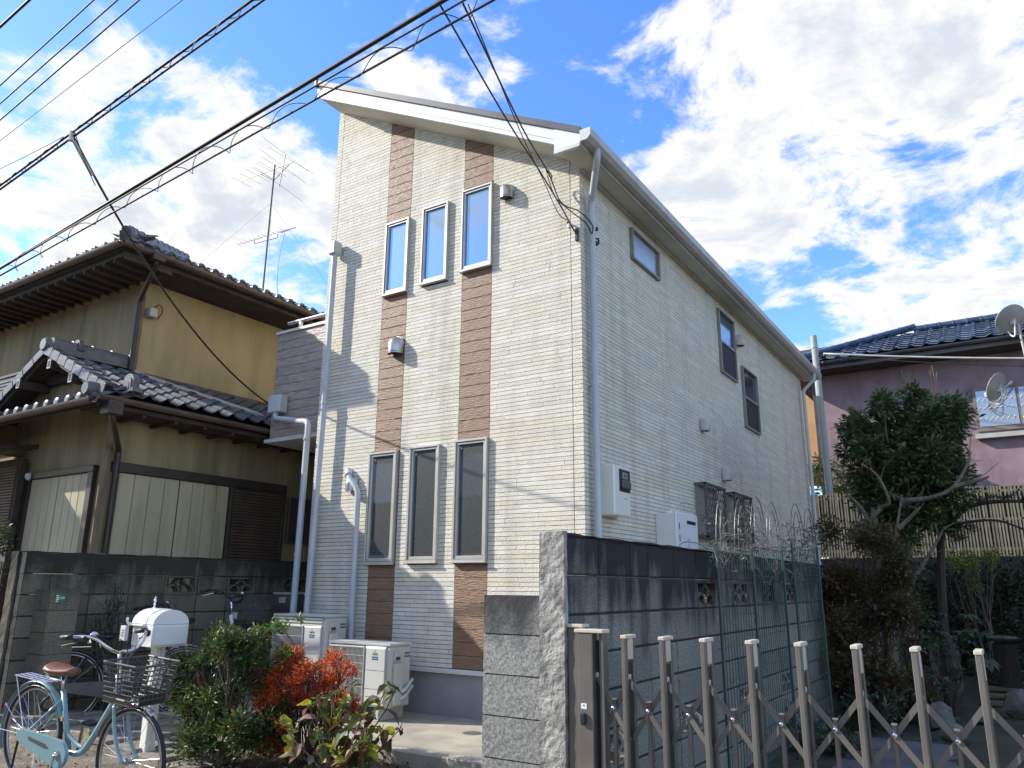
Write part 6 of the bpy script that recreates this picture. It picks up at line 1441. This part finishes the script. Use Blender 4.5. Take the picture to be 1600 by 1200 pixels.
cl = [((2.75 + rg.uniform(-.3, .35), 8.6 + rg.uniform(-.2, .2), rg.uniform(1.3, 1.85)), .16) for i in range(9)]
bush('yellow_green_shrub', 'small yellow-green shrub glowing against the base of the bamboo fence', 'shrub', (2.8, 8.6, -.15), cl, 1800, .045, [LEAF['lime'][0], LEAF['hydr'][3], LEAF['hedge'][3]], None, .5, 'bark', 93, 8, .3)
for i, (x, y, n_, hh, lb) in enumerate([(2.0, 2.6, 1500, .30, 'low variegated ground plant behind the middle gate posts'), (2.35, 3.4, 1700, .42, 'low leafy mound near the bare tree foot'), (1.75, 1.2, 900, .25, 'little fern tuft at the foot of the stained wall behind the gate'), (3.0, 7.2, 1800, .5, 'dark low shrub beside the stepping planks')]):
    cl = [((x + rg.uniform(-.3, .3), y + rg.uniform(-.3, .3), -.1 + rg.uniform(0, hh)), .13) for k in range(10)]
    bush('ground_plant', lb, 'plant', (x, y, -.16), cl, n_, .05, [LEAF['hedge'][0], LEAF['hedge'][3], LEAF['grey'][0], LEAF['fresh'][1]], None, .5, 'bark_dk', 100 + i, 6, .2)
# fatsia with hand-shaped leaves
fm = []
for q in range(2):
    mb = MB(); V = []; F = []; nl = 8
    for i in range(nl):
        a = -2.2 + 4.4 * i / (nl - 1); L_ = .15 * (1 - .12 * abs(a)); d = Vector((math.sin(a), math.cos(a), 0)); s_ = Vector((d.y, -d.x, 0)); o_ = len(V)
        V += [(0, 0, 0), tuple(d * L_ * .55 + s_ * .022 + Vector((0, 0, .008))), tuple(d * L_ + Vector((0, 0, -.03))), tuple(d * L_ * .55 - s_ * .022 + Vector((0, 0, .008)))]; F.append((o_, o_ + 1, o_ + 2, o_ + 3))
    fm.append(mb.add(V, F).mesh('leaf', LEAF['fresh'][1] if q else leafmat('leaf_fatsia', (.045, .085, .06)), False))
ft = thing('fatsia', 'glossy fatsia with hand-shaped leaves by the tree trunks', 'shrub', (2.5, 4.2, -.15)); MBR = MB()
for i in range(46):
    p = Vector((2.55 + rg.uniform(-.42, .42), 4.2 + rg.uniform(-.3, .3), rg.uniform(.25, 1.0))); o = link('leaf', fm[i % 2], None); o.matrix_basis = Matrix.Translation(p) @ Matrix.Rotation(rg.uniform(0, 6.3), 4, 'Z') @ Matrix.Rotation(rg.uniform(-.7, .2), 4, 'X'); o.parent = ft; o.matrix_parent_inverse = ft.matrix_basis.inverted()
    if i % 3 == 0: branchy((2.5, 4.2, -.15), [p], .008, None, ft, i, .1)
MBR.build('stems', M['bark_dk'], ft)
# stones, basin, pots, planks
def stone(x, y, z, r, sq, label, seed, grp='garden stones behind the gate'):
    import mathutils
    mb = MB(); n, k = 10, 7; V = []; F = []
    for i in range(k + 1):
        for j in range(n):
            th, a = PI * i / k, 2 * PI * j / n; d = Vector((math.sin(th) * math.cos(a), math.sin(th) * math.sin(a), math.cos(th))); f = 1 + .35 * mathutils.noise.noise(d * 1.6 + Vector((seed, 0, 0))) + .1 * mathutils.noise.noise(d * 5 + Vector((seed, 2, 0)))
            V.append((x + d.x * r * f, y + d.y * r * f, z + d.z * r * f * sq))
    for i in range(k):
        for j in range(n): F.append((i * n + j, (i + 1) * n + j, (i + 1) * n + (j + 1) % n, i * n + (j + 1) % n))
    return T(mb.add(V, F).build('garden_stone', M['stone'], None, smooth='auto'), label, 'stone', grp)
stone(2.45, 3.1, -.02, .17, .8, 'rounded mossy garden stone, larger, behind the gate', 3)
stone(2.62, 2.5, -.08, .13, .7, 'pale garden stone in front of the larger mossy one', 8)
stone(2.85, 3.8, -.1, .12, .6, 'small dark garden stone near the planks', 14)
stone(3.2, 4.4, .0, .2, .8, 'dark garden stone at the right edge of the garden', 19)
bs_ = thing('stone_basin', 'weathered stone water basin on a dark stump in the garden', 'basin', (3.05, 6.6, -.15))
MB().lathe([(.05, .0), (.17, .02), (.21, .06), (.19, .08), (.14, .05), (.05, .04)], (3.05, 6.6, .55), (0, 0, 1), 18).build('bowl', M['stone'], bs_, smooth='auto')
MB().lathe([(.16, 0), (.14, .3), (.15, .68)], (3.05, 6.6, -.15), (0, 0, 1), 12).build('stump', M['bark_dk'], bs_, smooth='auto')
st_ = thing('plank_steps', 'weathered wooden planks laid as steps across the dark garden', 'steps', (3.1, 6.5, -.15))
for i in range(6): MB().bbox(2.75, 3.75, 5.3 + i * .55, 5.52 + i * .55, -.14 + i * .03, -.09 + i * .03, .008).build('plank', M['plank'], st_)
MB().bbox(1.9, 2.75, .2, 2.1, -.2, -.125, .01).build('garden_paving', mat('grey_paving', (.13, .13, .12), (.09, .09, .085), .9, 5, .3, 40), kind='structure')
for i, (x, y, r, lb) in enumerate([(3.45, 7.6, .13, 'dark plant pot at the right of the planks'), (3.5, 3.4, .10, 'small terracotta pot by the gate end')]):
    t = thing('plant_pot', lb, 'pot', (x, y, -.15)); MB().lathe([(r * .7, 0), (r, r * 1.5), (r * 1.08, r * 1.5), (r * 1.08, r * 1.7), (r * .9, r * 1.7), (r * .85, r * 1.4)], (x, y, -.14), (0, 0, 1), 16).build('pot', mat('pot_%s' % ('dark' if i == 0 else 'clay'), (.10, .10, .10) if i == 0 else (.30, .13, .07), None, .7, 8), t, smooth='auto')
    P, D = clump_points([(x, y, r * 2.4)], [r], 260, 7 + i, .2); leaves('foliage', P, .07, LEAF['fresh'], None, .3, .6, .2, t, 7)
# block stub between trunks
MB().bbox(2.12, 2.5, 6.4, 6.5, -.2, .62, .01).build('garden_block', M['stone'], kind='structure')

# trellis panels of green coated wire with arched heads, dry creeper on them
def trellis(x, y0, y1, z0, z1, label, arch_top=True):
    t = thing('garden_trellis', label, 'trellis', (x, (y0 + y1) / 2, -.15), 0, 'green wire trellises leaning on the stained wall')
    for y in (y0, y1): MB().tube([(x, y, -.18), (x, y, z1)], .011, 6).build('post', M['green_wire'], t)
    mb = MB(); n = int((y1 - y0) / .062)
    for i in range(1, n): y = y0 + (y1 - y0) * i / n; mb.tube([(x, y, z0), (x, y, z1 - .05)], .0028, 4, caps=False)
    for k in range(8): z = z0 + (z1 - z0 - .05) * k / 7; mb.tube([(x, y0, z), (x, y1, z)], .0032, 4, caps=False)
    mb.build('mesh', M['green_wire'], t)
    if arch_top:
        w = (y1 - y0) / 2
        for k in range(2):
            yc = y0 + w * (k + .5); pts = [(x, yc + w * .5 * math.cos(a), z1 - .05 + .42 * math.sin(a)) for a in [PI * i / 14 for i in range(15)]]; MB().tube(pts, .0035, 5).build('arch', M['taupe_dk'], t)
            pts = [(x, yc + w * .28 * math.cos(a), z1 - .05 + .34 * math.sin(a)) for a in [PI * i / 12 for i in range(13)]]; MB().tube(pts, .003, 5).build('arch', M['taupe_dk'], t)
    return t
trellis(1.62, -1.15, -.30, .0, 1.55, 'nearest green wire trellis leaning on the stained wall')
trellis(1.60, -.22, .72, .0, 1.62, 'green wire trellis in the middle, under the second grille window')
trellis(1.66, .85, 1.9, .0, 1.66, 'farthest green wire trellis, half lost in the dry creeper')
cr_ = thing('dry_creeper', 'tangle of dry grey creeper stems along the top of the stained wall', 'creeper', (1.55, .8, 1.4)); MBR = MB(); rg = random.Random(77)
for i in range(95):
    y = rg.uniform(-1.0, 2.8); p = Vector((1.55 + rg.uniform(-.08, .1), y, 1.45 + rg.uniform(-.1, .25) + max(0, (y - .8)) * .06)); pts = [p]
    d = Vector((rg.uniform(-.3, .3), rg.uniform(-1, 1), rg.uniform(-.4, 1))).normalized()
    for k in range(7): d = (d + Vector((rg.uniform(-.5, .5), rg.uniform(-.6, .6), rg.uniform(-.65, .4)))).normalized(); p = p + d * .055; pts.append(p)
    MBR.tube(pts, .0028, 4, caps=False)
for y, z in ((-1.15, 1.5), (-.30, 1.5), (.72, 1.6)):
    for k in range(9): MBR.tube([(1.60, y + rg.uniform(-.02, .02), z - k * .16), (1.63 + rg.uniform(0, .05), y + rg.uniform(-.08, .08), z - k * .16 - rg.uniform(.0, .12))], .0025, 4, caps=False)
MBR.build('stems', M['twig'], cr_)
P = np.array([(1.55 + rg.uniform(-.1, .12), rg.choice([rg.uniform(-1.0, -.1), rg.uniform(.8, 2.6)]), 1.5 + rg.uniform(-.05, .38)) for _ in range(700)])
leaves('dry_leaves', P, .035, LEAF['grey'] + [LEAF['hedge'][3]], None, .4, .1, .3, cr_, 3)
